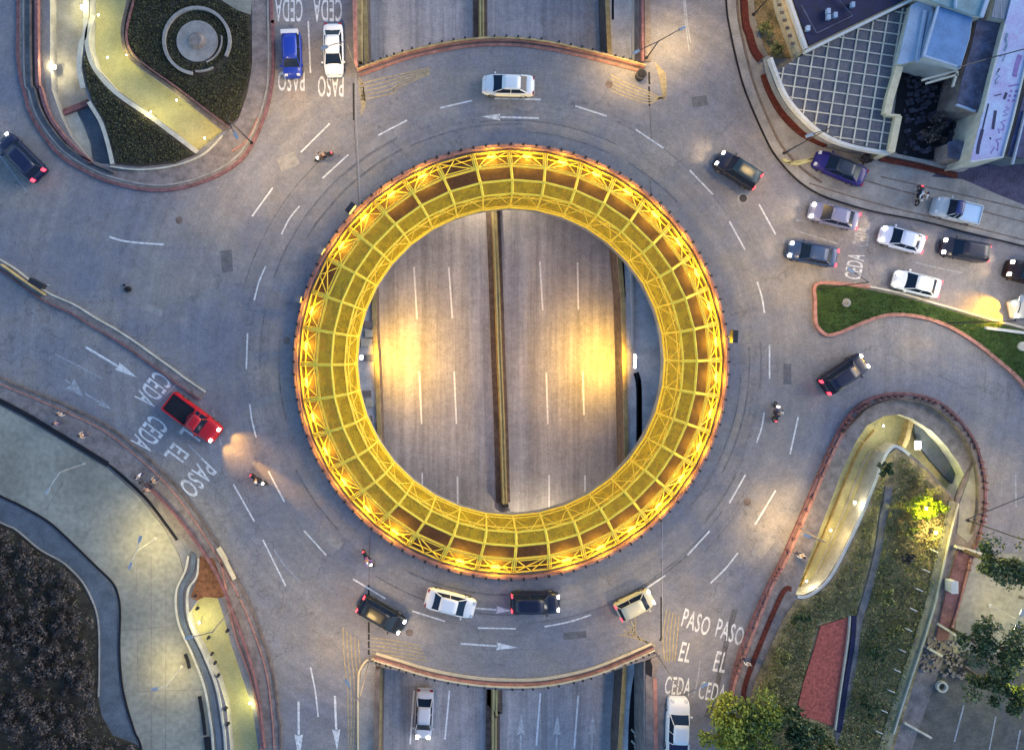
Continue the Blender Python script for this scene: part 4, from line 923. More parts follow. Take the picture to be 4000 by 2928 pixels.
marks([((2903, 760), (2903, 790), .5)], 'walkd', 'lane_patch', 'small patch of repaired asphalt', .002)
for (x, y, r_, m_, lab, nm, cat) in ((2903, 775, 15, 'dark', 'round dark manhole with pale rim on the road at right', 'manhole_cover', 'manhole'), (3312, 1190, 7, 'dark', 'small round drain on the lawn wedge', 'drain_cover', 'drain')):
    p = W(x, y, .02); b = bmesh.new(); disc(b, Vector((p.x, p.y, 0)), r_*S*1.5, .001, .012, 20); rim_ = link(nm, b, 'conc'); tag(rim_, lab, cat)
    b = bmesh.new(); disc(b, Vector((p.x, p.y, 0)), r_*S, .0125, .02, 20); link('lid', b, m_, rim_)

patchm = mat('asphalt_repair', (.13, .125, .125), .9, .25, 2, .25); patchl = mat('pale_asphalt_repair', (.26, .245, .225), .9, .25, 2, .25)
for (pts, mm) in (([(1080, 620), (1150, 590), (1172, 640), (1100, 672)], patchl), ([(860, 980), (905, 975), (910, 1060), (868, 1066)], patchm), ([(2700, 380), (2760, 372), (2768, 412), (2706, 420)], patchm), ([(1290, 2080), (1340, 2120), (1320, 2150), (1268, 2110)], patchl), ([(3060, 1420), (3090, 1420), (3092, 1500), (3060, 1500)], patchm), ([(2950, 2160), (3005, 2090), (3030, 2110), (2975, 2182)], patchl), ([(560, 1180), (640, 1210), (630, 1238), (548, 1206)], patchl), ([(2200, 2470), (2290, 2462), (2292, 2490), (2204, 2498)], patchm)):
    b = bmesh.new(); sheet(b, [[p+Vector((0, 0, .0015)) for p in WL(pts)]]); struct(link('asphalt_repair', b, mm), 'squarish repair patch in the asphalt')
b = bmesh.new()
for k in range(26):
    a0 = rnd.uniform(0, 360); ra = rnd.choice((905, 935, 985, 1015, 1060, 1090))+rnd.uniform(-8, 8); n_ = rnd.uniform(10, 38)
    if 40 < (a0+n_/2) % 180 < 140 and ra > 1050: continue
    pts = [(CX+math.cos(R(a0+n_*i/14))*(ra+rnd.uniform(-1.2, 1.2)), CY+math.sin(R(a0+n_*i/14))*(ra+rnd.uniform(-1.2, 1.2))) for i in range(15)]
    strip(b, WL(pts), rnd.uniform(.05, .22), .0016+k*.00008)
struct(link('tyre_marks', b, mat('tyre_polish', (.145, .14, .14), .8, .3, 1.5, .3)), 'curved darker tyre marks following the roundabout lanes')
for (x, y) in ((1120, 1330), (2380, 330), (700, 860), (2920, 1960), (1600, 2470)):
    p = W(x, y, .02); b = bmesh.new(); disc(b, Vector((p.x, p.y, 0)), .34, .001, .010, 18); tag(link('manhole_cover', b, 'walkd'), {1120: 'small manhole left of the ring', 2380: 'small manhole above the ring right of the white sedan', 700: 'small manhole below the upper left island', 2920: 'small manhole at the lower right of the ring', 1600: 'small manhole below the black convertible looking car'}[x], 'manhole')
# ------------------------------------------------------------------ vehicles
paint_cache = {}
def carpaint(c):
    if c not in paint_cache:
        m = bpy.data.materials.new('car_paint'); m.use_nodes = True; bb_ = m.node_tree.nodes['Principled BSDF']
        bb_.inputs['Base Color'].default_value = c+(1,); bb_.inputs['Roughness'].default_value = .42; bb_.inputs['Specular IOR Level'].default_value = .35
        bb_.inputs['Coat Weight'].default_value = .15; bb_.inputs['Coat Roughness'].default_value = .12
        paint_cache[c] = m
    return paint_cache[c]
SPEC = {  # t from -.5 rear to .5 front: (t, width factor, top)
 'sedan': dict(H=1.44, belt=.95, st=[(-.5, .78, .62), (-.485, .88, .84), (-.43, .95, .99), (-.34, .99, 1.02), (-.1, 1, .98), (.2, 1, .97), (.34, .97, .92), (.43, .91, .82), (.48, .82, .68), (.5, .66, .52)], ws=(.30, .13), rf=(.13, -.22), rw=(-.22, -.37)),
 'hatch': dict(H=1.52, belt=.98, st=[(-.5, .84, .65), (-.49, .92, .95), (-.44, .97, 1.05), (-.3, 1, 1.02), (0, 1, 1.0), (.22, .99, .98), (.36, .96, .92), (.44, .90, .82), (.485, .8, .66), (.5, .66, .5)], ws=(.31, .17), rf=(.17, -.40), rw=(-.40, -.475)),
 'suv': dict(H=1.78, belt=1.12, st=[(-.5, .88, .75), (-.49, .94, 1.08), (-.44, .98, 1.16), (-.3, 1, 1.14), (0, 1, 1.12), (.24, 1, 1.12), (.38, .97, 1.06), (.455, .92, .95), (.49, .84, .75), (.5, .74, .55)], ws=(.26, .15), rf=(.15, -.42), rw=(-.42, -.48)),
 'pickup_short': dict(H=1.75, belt=1.10, st=[(-.5, .90, .70), (-.495, .95, .98), (-.45, .97, 1.06), (-.1, .98, 1.08), (-.02, 1, 1.10), (.2, 1, 1.10), (.38, .97, 1.05), (.46, .92, .94), (.49, .84, .75), (.5, .74, .55)], ws=(.245, .17), rf=(.17, .01), rw=(.01, -.02)),
 'pickup': dict(H=1.75, belt=1.10, st=[(-.5, .90, .70), (-.495, .95, .98), (-.45, .97, 1.06), (-.1, .98, 1.08), (-.04, 1, 1.10), (.2, 1, 1.10), (.38, .97, 1.05), (.46, .92, .94), (.49, .84, .75), (.5, .74, .55)], ws=(.27, .16), rf=(.16, -.15), rw=(-.15, -.185)),
}
def wheel(parent, x, y):
    b = bmesh.new(); n = 16; r_ = .32
    prof_ = [(.20, -.10), (.30, -.11), (.325, -.07), (.325, .07), (.30, .11), (.20, .10)]
    rings = [[b.verts.new((math.cos(2*math.pi*i/n)*pr, py, math.sin(2*math.pi*i/n)*pr)) for pr, py in prof_] for i in range(n)]
    for i in range(n):
        for k in range(len(prof_)):
            b.faces.new((rings[i][k], rings[(i+1) % n][k], rings[(i+1) % n][(k+1) % 6], rings[i][(k+1) % 6]))
    o = link('wheel', b, 'tyre', parent, True); o.location = (x, y, .325)
    b = bmesh.new()
    for s_ in (-1, 1):
        c0 = b.verts.new((0, s_*.085, 0)); vs = [b.verts.new((math.cos(2*math.pi*i/10)*.21, s_*.1, math.sin(2*math.pi*i/10)*.21)) for i in range(10)]
        for i in range(10): b.faces.new((c0, vs[i], vs[(i+1) % 10]))
    link('rim', b, 'rim', o)
def car(name, cat, lab, px, py, d, Lpx, Wm, kind, c, z=0, on=True, tail=True, roofc=None, group=None, beam=0, pitch=-.10, hatchc=None, bedc=None, warm=(1, .72, .40)):
    sp = SPEC[kind]; L = Lpx*S*(H-z)/H
    loc = W(px, py, z+.8); loc.z = z+.002
    ang = math.atan2(-d[1], d[0]); t = empty(name, loc, ang); tag(t, lab, cat, group)
    hwid = Wm/2; pm = carpaint(c); rm = carpaint(roofc) if roofc else pm
    def sect(x, w_, zt):
        return [(x, -w_*.93, .20), (x, -w_, .34), (x, -w_*1.0, .62 if zt > .7 else zt*.8), (x, -w_*.985, zt-.12), (x, -w_*.90, zt-.02), (x, -w_*.5, zt+.015), (x, 0, zt+.025), (x, w_*.5, zt+.015), (x, w_*.90, zt-.02), (x, w_*.985, zt-.12), (x, w_*1.0, .62 if zt > .7 else zt*.8), (x, w_, .34), (x, w_*.93, .20)]
    b = bmesh.new(); secs = []
    for tt, wf, zt in sp['st']:
        if kind.startswith('pickup') and -.47 < tt < -.08: zt = .62+.45
        secs.append([b.verts.new(v) for v in sect(tt*L, wf*hwid, zt)])
    n = len(secs[0])
    for a_, c_ in zip(secs, secs[1:]):
        for k in range(n-1): b.faces.new((a_[k], a_[k+1], c_[k+1], c_[k]))
        b.faces.new((a_[n-1], a_[0], c_[0], c_[n-1]))
    b.faces.new(secs[0]); b.faces.new(list(reversed(secs[-1])))
    bmesh.ops.recalc_face_normals(b, faces=b.faces)
    body = link('body', b, pm, t, True)
    belt, Ht = sp['belt'], sp['H']
    (w0, w1), (r0, r1), (q0, q1) = sp['ws'], sp['rf'], sp['rw']
    bw, rw_ = hwid*.90, hwid*.70
    def quad(name, pts, m, th=.0):
        b = bmesh.new(); vs = [b.verts.new(p) for p in pts]; b.faces.new(vs)
        bmesh.ops.subdivide_edges(b, edges=b.edges[:], cuts=1, use_grid_fill=True)
        bmesh.ops.recalc_face_normals(b, faces=b.faces); o = link(name, b, m, t, True); return o
    zt, zr = Ht-.02, Ht-.05
    quad('windscreen', [(w0*L, -bw*.93, belt-.02), (w0*L, bw*.93, belt-.02), (w1*L, rw_*.97, zr+.01), (w1*L, -rw_*.97, zr+.01)], 'glass')
    quad('rear_window', [(q1*L, bw*.90, belt+.02), (q1*L, -bw*.90, belt+.02), (q0*L, -rw_*.94, zr+.01), (q0*L, rw_*.94, zr+.01)], 'glass')
    for s_ in (-1, 1):
        quad('side_window', [((w0-.03)*L, s_*bw, belt), ((q1+.02)*L, s_*bw, belt), (q0*L, s_*rw_, zr), (w1*L, s_*rw_, zr)], 'glass')
    b = bmesh.new()                                        # roof panel with slight crown
    g = []
    for i in range(5):
        x = (r0+.004+(r1-r0-.008)*i/4)*L; cr = .035*(1-((i-2)/2)**2)
        g.append([b.verts.new((x, y*rw_*1.03*(1-.05*abs(i-2)/2), Ht-.04*(abs(y)**3)-.02+cr)) for y in (-1, -.6, 0, .6, 1)])
    for a_, c_ in zip(g, g[1:]):
        for k in range(4): b.faces.new((a_[k], a_[k+1], c_[k+1], c_[k]))
    bmesh.ops.recalc_face_normals(b, faces=b.faces)
    bmesh.ops.solidify(b, geom=b.faces[:], thickness=.03)
    link('roof', b, rm, t, True)
    b = bmesh.new()                                        # pillars
    for s_ in (-1, 1):
        tube(b, (w0*L, s_*bw*.95, belt), (w1*L, s_*rw_, zr), .035, 5); tube(b, (q1*L, s_*bw*.93, belt), (q0*L, s_*rw_, zr), .05, 5)
        tube(b, ((w1+r1)/2*L, s_*bw, belt), ((w1+r1)/2*L, s_*rw_, zr), .025, 4)
    link('roof_frame', b, pm, t)
    for s_ in (-1, 1):
        b = bmesh.new(); box(b, .445*L, .487*L, s_*hwid*.62-.14, s_*hwid*.62+.14, .62, sp['st'][-3][2]-.01+.05)
        h = link('headlight', b, 'head_on' if on else 'head_off', t)
        b = bmesh.new(); box(b, -.502*L, -.472*L, s_*hwid*.72-.14, s_*hwid*.72+.14, .66, sp['st'][1][2]+.03)
        link('tail_light', b, 'tail_on' if tail else 'tail_off', t)
        b = bmesh.new(); box(b, (w0-.035)*L-.06, (w0-.035)*L+.06, s_*hwid*1.0-(.0 if s_ > 0 else .16), s_*hwid*1.0+(.16 if s_ > 0 else .0), belt-.08, belt+.05)
        link('mirror', b, pm, t)
        for x in (-.31, .31): wheel(t, x*L, s_*(hwid-.11))
    b = bmesh.new(); box(b, -.515*L, -.49*L, -hwid*.8, hwid*.8, .38, .56); box(b, .487*L, .51*L, -hwid*.72, hwid*.72, .34, .5); link('bumper', b, pm, t)
    if kind.startswith('pickup'):
        bs = sp['rw'][1]-.02
        b = bmesh.new(); box(b, -.475*L, bs*L, -hwid*.84, hwid*.84, 1.07+.02, 1.07+.035)
        link('cargo_bed', b, bedc if bedc else 'black', t)
        b = bmesh.new()
        for s_ in (-1, 1): box(b, -.485*L, bs*L, s_*hwid*.92-.05, s_*hwid*.92+.05, 1.05, 1.17)
        box(b, -.495*L, -.475*L, -hwid*.9, hwid*.9, 1.0, 1.17); link('bed_rail', b, pm, t)
    if hatchc:
        b = bmesh.new(); box(b, -.492*L, -.40*L, -hwid*.86, hwid*.86, Ht-.42, Ht-.02); link('tailgate', b, hatchc, t)
    if beam:
        for s_ in (-1, 1):
            point((.53*L, s_*hwid*.62, .72), beam*(2.4 if beam < 100 else 5 if beam < 300 else 1.7), warm, .05, t, 'headlight_beam', spot=R(84), aim=(1, -.02, pitch-.06))
    if beam > 300:
        point((.56*L, -.1, .74), beam*16, warm, .05, t, 'headlight_beam', spot=R(17), aim=(1, -.01, -.078))
    return t
WH = (.66, .66, .64)
car('parked_car', 'car', 'blue purple car parked half on the beige pavement below the canopy', 3285, 655, (-190, -80), 205, 1.8, 'sedan', (.014, .010, .13), on=False, tail=False, roofc=(.02, .03, .05))
car('hatchback', 'car', 'bright blue hatchback with silver tailgate on the PASO lettering', 1139, 212, (.04, 1), 170, 1.75, 'hatch', (.010, .035, .30), on=False, tail=False, hatchc=carpaint((.55, .56, .58)), beam=14, warm=(1, .5, .18))
car('sedan', 'car', 'white sedan waiting beside the salmon wall at the top', 1302, 193, (.02, 1), 200, 1.78, 'sedan', WH, on=False, tail=False)
car('sedan', 'car', 'white sedan driving left across the top of the roundabout', 1986, 331, (-1, -.03), 198, 1.82, 'sedan', WH, on=False, tail=False)
car('suv', 'car', 'dark blue black car with bright headlights at the upper right of the ring', 2882, 664, (-.84, -.54), 178, 1.78, 'suv', (.012, .015, .035), roofc=(.012, .03, .045), beam=35)
car('sedan', 'car', 'violet grey sedan with lit headlights at the head of the upper queue lane', 3262, 842, (-.97, -.24), 188, 1.75, 'sedan', (.20, .20, .30), beam=30)
car('sedan', 'car', 'navy blue car in front on the lower queue lane', 3178, 990, (-.98, -.19), 188, 1.78, 'sedan', (.02, .045, .12), beam=18)
car('sedan', 'car', 'silver white sedan with glaring headlights in the middle of the right queue', 3528, 934, (-.96, -.27), 168, 1.76, 'sedan', (.60, .62, .72), beam=40)
car('hatchback', 'car', 'black rounded hatchback behind the silver white sedan', 3774, 975, (-.985, -.17), 176, 1.76, 'hatch', (.02, .02, .035), beam=20)
car('sedan', 'car', 'white sedan next to the lawn wedge on the right', 3587, 1108, (-.97, -.25), 176, 1.78, 'sedan', (.76, .77, .75), beam=10)
car('pickup', 'pickup', 'light blue and white pickup parked with its bed covered', 3738, 822, (-.97, -.24), 175, 1.8, 'pickup_short', (.42, .45, .46), on=False, tail=False, roofc=(.015, .03, .13), bedc=carpaint((.36, .52, .70)))
car('suv', 'car', 'dark brown car cut by the right edge with lit headlights', 4028, 1070, (-.96, -.27), 180, 1.8, 'suv', (.018, .008, .008), beam=40)
car('suv', 'car', 'pale car at the right edge throwing a bright yellow glow', 4052, 1190, (-.95, .2), 190, 1.85, 'suv', (.6, .55, .45), beam=290, pitch=-.5, warm=(1, .46, .0))
car('suv', 'car', 'black car with red tail lights climbing the right side road', 3300, 1460, (.83, -.56), 190, 1.78, 'suv', (.012, .012, .03), beam=6)
car('suv', 'car', 'dark navy car cut by the left edge at the top', 80, 612, (-.70, -.71), 205, 1.85, 'suv', (.010, .014, .045), beam=6)
car('pickup', 'pickup', 'red pickup with a black bed and headlights on at the left', 752, 1632, (.80, .60), 232, 1.95, 'pickup_short', (.42, .010, .016), beam=301, pitch=-.03, warm=(1, .50, .10), bedc='black')
car('hatchback', 'car', 'black convertible looking car at the lower left of the ring', 1490, 2404, (.86, .50), 190, 1.8, 'hatch', (.010, .011, .012), beam=8)
car('sedan', 'car', 'white sedan heading right below the ring', 1760, 2358, (.965, .25), 192, 1.86, 'sedan', WH, on=False, tail=False)
car('suv', 'car', 'black suv with red tail lights below the ring', 2092, 2354, (1, .0), 186, 1.84, 'suv', (.008, .010, .028), beam=3)
car('hatchback', 'car', 'small beige hatchback with red tail lights below the ring', 2482, 2362, (.90, -.44), 148, 1.68, 'hatch', (.48, .44, .30), beam=4)
car('sedan', 'car', 'silver white sedan on the sunken highway at the bottom', 1656, 2790, (-.05, 1), 190, 1.78, 'sedan', (.66, .66, .68), z=-6, on=True, tail=False)
car('pickup', 'pickup', 'white pickup waiting at the bottom near the CEDA lettering', 2648, 2848, (.04, -1), 236, 1.95, 'pickup', WH, on=False, tail=False, bedc=carpaint((.012, .014, .05)))

# ------------------------------------------------------------------ people and motorbikes
skin = mat('skin', (.35, .20, .13), .6, .1, 5, .05)
def figure(name, chains, m, parent=None, loc=(0, 0, 0), rz=0):
    me = bpy.data.meshes.new(name); vs, es, rad = [], [], []
    for ch in chains:
        prev = None
        for it in ch:
            if isinstance(it, int): prev = it; continue
            vs.append(it[:3]); rad.append(it[3]); i = len(vs)-1
            if prev is not None: es.append((prev, i))
            prev = i
    me.from_pydata(vs, es, [])
    o = bpy.data.objects.new(name, me); col.objects.link(o)
    sk = o.modifiers.new('skin', 'SKIN'); sk.use_smooth_shade = True
    for i, sv in enumerate(me.skin_vertices[0].data):
        sv.radius = (rad[i], rad[i]); sv.use_root = (i == 0)
    o.modifiers.new('sub', 'SUBSURF').levels = 1
    dg = bpy.context.evaluated_depsgraph_get(); m2 = bpy.data.meshes.new_from_object(o.evaluated_get(dg))
    o.modifiers.clear(); o.data = m2; m2.materials.clear(); m2.materials.append(m); m2.name = name
    o.location = loc; o.rotation_euler = (0, 0, rz)
    if parent: o.parent = parent
    return o
def person(lab, loc, rz, shirt, trousers, ride=False, helmet=None, hair=(.03, .02, .015), group=None):
    r = empty('person', loc, rz); tag(r, lab, 'person', group)
    sh = mat('shirt', shirt, .85, .2, 6, .1); tr = mat('trousers', trousers, .85, .2, 6, .1)
    if ride:
        P_, C_, N_, Hd = (-.25, 0, .86, .13), (.0, 0, 1.28, .16), (.04, 0, 1.45, .06), (.08, 0, 1.60, .10)
        hand = lambda s: [(.02, s*.20, 1.36, .065), (.20, s*.30, 1.14, .05), (.42, s*.30, 1.04, .035), (.49, s*.29, 1.03, .03)]
        leg = lambda s: [(-.20, s*.14, .84, .10), (.16, s*.22, .76, .075), (.05, s*.22, .40, .05), (.18, s*.22, .34, .035)]
    else:
        P_, C_, N_, Hd = (0, 0, .95, .13), (0, 0, 1.32, .15), (0, 0, 1.50, .055), (.02, 0, 1.64, .10)
        hand = lambda s: [(0, s*.19, 1.42, .06), (-.03, s*.25, 1.14, .045), (.07, s*.26, .90, .032), (.10, s*.26, .80, .03)]
        leg = lambda s: [(0, s*.09, .90, .09), (.06*s, s*.11, .50, .065), (-.05*s, s*.11, .10, .045), (-.05*s+.14, s*.12, .05, .035)]
    figure('body', [[P_, C_, N_, Hd, (Hd[0]+.02, 0, Hd[2]+.12, .075)], [1]+hand(1), [1]+hand(-1), [0]+leg(1), [0]+leg(-1)], skin, r)
    k = 1.18
    sc_ = lambda L_: [(a, b_, c_, d_*k) for a, b_, c_, d_ in L_]
    figure('shirt', [sc_([P_, C_]), [1]+sc_(hand(1)[:3]), [1]+sc_(hand(-1)[:3])], sh, r)
    figure('trousers', [sc_([P_]), [0]+sc_(leg(1)[:3]), [0]+sc_(leg(-1)[:3])], tr, r)
    b = bmesh.new(); bmesh.ops.create_uvsphere(b, u_segments=12, v_segments=8, radius=.13 if helmet else .115)
    bmesh.ops.translate(b, verts=b.verts, vec=(Hd[0]-.01, 0, Hd[2]+.07)); link('helmet' if helmet else 'hair', b, carpaint(helmet) if helmet else mat('hair', hair, .7), r, True)
    return r
def motorbike(lab, plab, px, py, d, c, shirt, helmet, trousers=(.02, .025, .05), beam=0, light=True):
    loc = W(px, py, .5); loc.z = .002; rz = math.atan2(-d[1], d[0])
    t = empty('motorbike', loc, rz); tag(t, lab, 'motorbike')
    pm = carpaint(c)
    for x in (-.62, .66):
        b = bmesh.new(); n = 16
        rings = [[b.verts.new((math.cos(2*math.pi*i/n)*pr, py_, math.sin(2*math.pi*i/n)*pr)) for pr, py_ in ((.20, -.04), (.30, -.05), (.32, 0), (.30, .05), (.20, .04))] for i in range(n)]
        for i in range(n):
            for k in range(5): b.faces.new((rings[i][k], rings[(i+1) % n][k], rings[(i+1) % n][(k+1) % 5], rings[i][(k+1) % 5]))
        o = link('wheel', b, 'tyre', t, True); o.location = (x, 0, .32)
    b = bmesh.new(); tube(b, (-.6, 0, .34), (.1, 0, .5), .07); tube(b, (.66, .08, .32), (.44, .08, .95), .03); tube(b, (.66, -.08, .32), (.44, -.08, .95), .03); box(b, -.2, .25, -.14, .14, .3, .58); link('frame', b, 'dark', t)
    b = bmesh.new(); bmesh.ops.create_uvsphere(b, u_segments=12, v_segments=8, radius=1, matrix=Matrix.Translation((.16, 0, .80))@Matrix.Diagonal((.30, .16, .15, 1))); link('fuel_tank', b, pm, t, True)
    b = bmesh.new(); box(b, -.72, -.08, -.13, .13, .72, .82); link('saddle', b, 'dark', t)
    b = bmesh.new(); tube(b, (.44, -.36, 1.0), (.44, .36, 1.0), .02); link('handlebar', b, 'metal', t)
    b = bmesh.new(); box(b, .50, .62, -.09, .09, .78, .96); link('headlight', b, 'head_on' if light else 'head_off', t)
    b = bmesh.new(); box(b, -.80, -.74, -.08, .08, .68, .78); link('tail_light', b, 'tail_on', t)
    if beam: point((.68, 0, .85), beam, (1, .72, .4), .04, t, 'headlight_beam', spot=R(60), aim=(1, 0, -.25))
    person(plab, loc+Vector((0, 0, 0)), rz, shirt, trousers, True, helmet)
motorbike('brown motorbike crossing at the upper left of the ring', 'person in brown riding the motorbike at the upper left of the ring', 1265, 612, (-.92, .38), (.15, .07, .04), (.10, .06, .04), (.25, .2, .16), beam=8)
motorbike('dark motorbike on the right side of the ring', 'person in dark blue riding down the right side of the ring', 3030, 1610, (.1, -1), (.03, .03, .08), (.03, .03, .09), (.5, .48, .4), beam=5)
motorbike('black motorbike ahead of the red pickup beam', 'person in black riding ahead of the red pickup', 1010, 1872, (.85, .53), (.02, .02, .02), (.02, .02, .02), (.6, .6, .58), beam=6)
motorbike('dark motorbike under the lower left of the ring', 'person in a purple jacket riding beside the lower left of the ring', 1438, 2180, (.55, .84), (.04, .04, .06), (.22, .08, .36), (.5, .5, .6), beam=0)
motorbike('dark scooter ahead of the light blue pickup', 'person in a white shirt riding the scooter near the courtyard', 3592, 762, (-.15, 1), (.03, .02, .04), (.75, .75, .75), (.04, .03, .05), light=False)
for (x, y, a_, s_, lab) in ((245, 1615, 60, (.5, .45, .4), 'person in a pale top on the far left of the sweeping pavement'), (230, 1650, 200, (.15, .12, .2), 'person in a dark top beside the channel at far left'), (328, 1697, 20, (.55, .4, .3), 'person in a tan top walking along the sweeping pavement'),
                          (548, 1856, 140, (.7, .7, .72), 'person in white standing at the top of the pavement group'), (607, 1872, 30, (.45, .36, .25), 'person in ochre on the right of the pavement group'), (580, 1908, 250, (.5, .3, .2), 'person in rust brown at the bottom of the pavement group'),
                          (3122, 2165, 110, (.6, .6, .6), 'person in pale grey on the left arm of the lower right loop'), (2914, 2584, 80, (.7, .68, .6), 'person in cream walking by the lower right pavement end')):
    p = W(x, y, .9); p.z = .13
    person(lab, p, R(a_), s_, (.05, .05, .09))
# parked bicycle beside the group
b = bmesh.new(); r = empty('bicycle', W(572, 1884, .13)+Vector((0, 0, .02)), R(-35)); tag(r, 'dark bicycle held by the group on the sweeping pavement', 'bicycle')
for x in (-.5, .5):
    b = bmesh.new(); P = [Vector((x+math.cos(2*math.pi*i/16)*.33, 0, .34+math.sin(2*math.pi*i/16)*.33)) for i in range(16)]
    for i in range(16): tube(b, P[i], P[(i+1) % 16], .025, 5)
    link('wheel', b, 'tyre', r)
b = bmesh.new()
for a_, c_ in (((-.5, 0, .34), (-.12, 0, .34)), ((-.12, 0, .34), (.38, 0, .80)), ((-.22, 0, .82), (.36, 0, .82)), ((-.12, 0, .34), (-.24, 0, .90)), ((.5, 0, .34), (.36, 0, .95)), ((-.5, 0, .34), (-.22, 0, .82))): tube(b, a_, c_, .02, 5)
link('frame', b, 'dark', r)
b = bmesh.new(); box(b, -.36, -.12, -.07, .07, .90, .95); link('saddle', b, 'dark', r)
b = bmesh.new(); tube(b, (.34, -.28, 1.0), (.34, .28, 1.0), .02); link('handlebar', b, 'metal', r)

# ------------------------------------------------------------------ signs and small black things by the kerbs
def signboard(px, py, ang, w_, lab, h_=2.2, m='dark', dy=.7):
    r = empty('road_sign', W(px, py, h_*.5)*1); r.location.z = .0; r.rotation_euler = (0, 0, R(ang)); tag(r, lab, 'sign')
    b = bmesh.new(); tube(b, (0, 0, 0), (0, 0, h_-.2), .05); link('post', b, 'metal', r)
    b = bmesh.new(); box(b, -w_/2, w_/2, -.22, .22, h_-dy, h_); link('board', b, m, r)
    b = bmesh.new(); box(b, -w_/2+.06, w_/2-.06, -.235, -.2202, h_-dy+.06, h_-.06); link('sign_face', b, 'white', r)
signboard(166, 1110, -28, 1.3, 'black backed sign box on the narrow left island')
signboard(2853, 1314, 86, 1.1, 'dark purple sign box on the right side of the ring kerb')
signboard(1373, 818, 52, 1.0, 'dark sign box on the upper left side of the ring kerb', 1.8)
signboard(1256, 980, 60, .7, 'small grey sign box on the left side of the ring kerb', 1.2, 'walk')
signboard(1168, 1168, 75, .6, 'small pale sign box on the far left of the ring kerb', 1.0, 'walk')
p = W(494, 1124, .3); b = bmesh.new()
bmesh.ops.create_icosphere(b, subdivisions=2, radius=1, matrix=Matrix.Translation((p.x+.08, p.y-.1, .2))@Matrix.Diagonal((.34, .26, .22, 1)))
for v in b.verts: v.co += Vector((rnd.uniform(-.04, .04), rnd.uniform(-.04, .04), rnd.uniform(-.03, .03)))
tag(link('litter_bag', b, 'black', None, True), 'black litter bag lying on the wide left road', 'bag')
p = W(485, 1113, .1); b = bmesh.new(); bmesh.ops.create_icosphere(b, subdivisions=1, radius=.13, matrix=Matrix.Translation((p.x, p.y, .1))); tag(link('litter', b, 'black'), 'small black scrap beside the litter bag', 'litter')
# round bush pot and traffic signal at the upper right corner
p = W(2504, 292, .5); r = empty('planter', (p.x, p.y, 0)); tag(r, 'round dark planter at the upper right corner of the bridge', 'planter')
b = bmesh.new(); disc(b, Vector((0, 0, 0)), .42, 0, .7, 14, .48); link('pot', b, 'dark', r)
b = bmesh.new(); disc(b, Vector((0, 0, 0)), .38, .70, .78, 12, .2); link('soil', b, 'black', r)

# ------------------------------------------------------------------ street lamps
def street_lamp(px, py, ang, h_, arms, lab, energy, colr=(1, .66, .24), lit=True, arm=1.8, m='dark'):
    r = empty('street_lamp', W(px, py, 0), R(ang)); tag(r, lab, 'street lamp')
    b = bmesh.new(); tube(b, (0, 0, 0), (0, 0, h_), .06, 7, .04); disc(b, Vector((0, 0, 0)), .15, 0, .2, 10); link('pole', b, m, r)
    for k in range(arms):
        s_ = (1, -1)[k]
        b = bmesh.new(); tube(b, (0, 0, h_-.1), (s_*arm*.6, 0, h_+.15), .04, 5); tube(b, (s_*arm*.6, 0, h_+.15), (s_*arm, 0, h_+.15), .035, 5); link('arm', b, m, r)
        b = bmesh.new(); box(b, s_*arm-.3, s_*arm+.3, -.12, .12, h_+.1, h_+.22); hd = link('lamp_head', b, 'metal', r)
        if lit:
            b = bmesh.new(); box(b, s_*arm-.22, s_*arm+.22, -.09, .09, h_+.06, h_+.098); link('lens', b, 'lamp_w', hd)
            point((s_*arm, 0, h_-.15), energy, colr, .9, r, 'lamp_light', spot=R(150), aim=(0, 0.0001, -1))
    return r
LE = 1350
street_lamp(2525, 228, 27, 3.6, 2, 'dark twin armed street lamp on the upper right bridge corner', LE*.4, arm=2.2)
street_lamp(1400, 300, 200, 7.5, 1, 'street lamp on the upper left bridge corner', LE*.75, m='walk')
street_lamp(1445, 2566, 120, 7.5, 1, 'street lamp on the lower left bridge corner', LE*.75, m='walk')
street_lamp(2560, 2545, 30, 7.5, 1, 'street lamp on the lower right bridge corner', LE*.8, m='walk')
street_lamp(3776, 2030, 24, 7.5, 1, 'dark street lamp on the lower right loop by the lime bush', LE*.5)
street_lamp(985, 560, 300, 7.5, 1, 'street lamp beside the upper left garden island', LE*.9)
street_lamp(3196, 1128, 150, 7.5, 1, 'street lamp at the tip of the right lawn wedge', LE*.7)
street_lamp(3060, 600, 200, 7.5, 1, 'street lamp on the upper right pavement', LE*.55)
street_lamp(3700, 1262, 80, 7.5, 1, 'street lamp on the lower edge of the right lawn wedge', LE*.8, (1, .8, .5))
street_lamp(3120, 2060, 160, 4.5, 1, 'street lamp on the left arm of the lower right loop', LE*.6, m='walk')
street_lamp(940, 2330, 190, 7.5, 1, 'street lamp on the lower part of the sweeping pavement', LE*.4, (1, .75, .35), m='walk')
street_lamp(610, 2100, 250, 4, 2, 'pale twin street lamp standing in the concrete yard', LE*.20, (1, .8, .28), m='pale', arm=1.2)
street_lamp(330, 1810, 240, 4, 1, 'unlit street lamp at the edge of the black channel', 0, lit=False, m='metal')
street_lamp(2940, 60, 180, 7.5, 1, 'street lamp on the strip before the cream facade', LE*.4)
street_lamp(3862, 2362, 70, 3.2, 2, 'small white twin lamp on the forecourt at the right edge', 40, arm=.7, m='white')
street_lamp(3984, 2330, 120, 3.5, 1, 'small yellow lamp at the right edge above the trees', 90, (1, .85, .2), arm=.7, m='walkd')
street_lamp(2700, 560, 60, 7.5, 1, 'x', 0, lit=False) if False else None

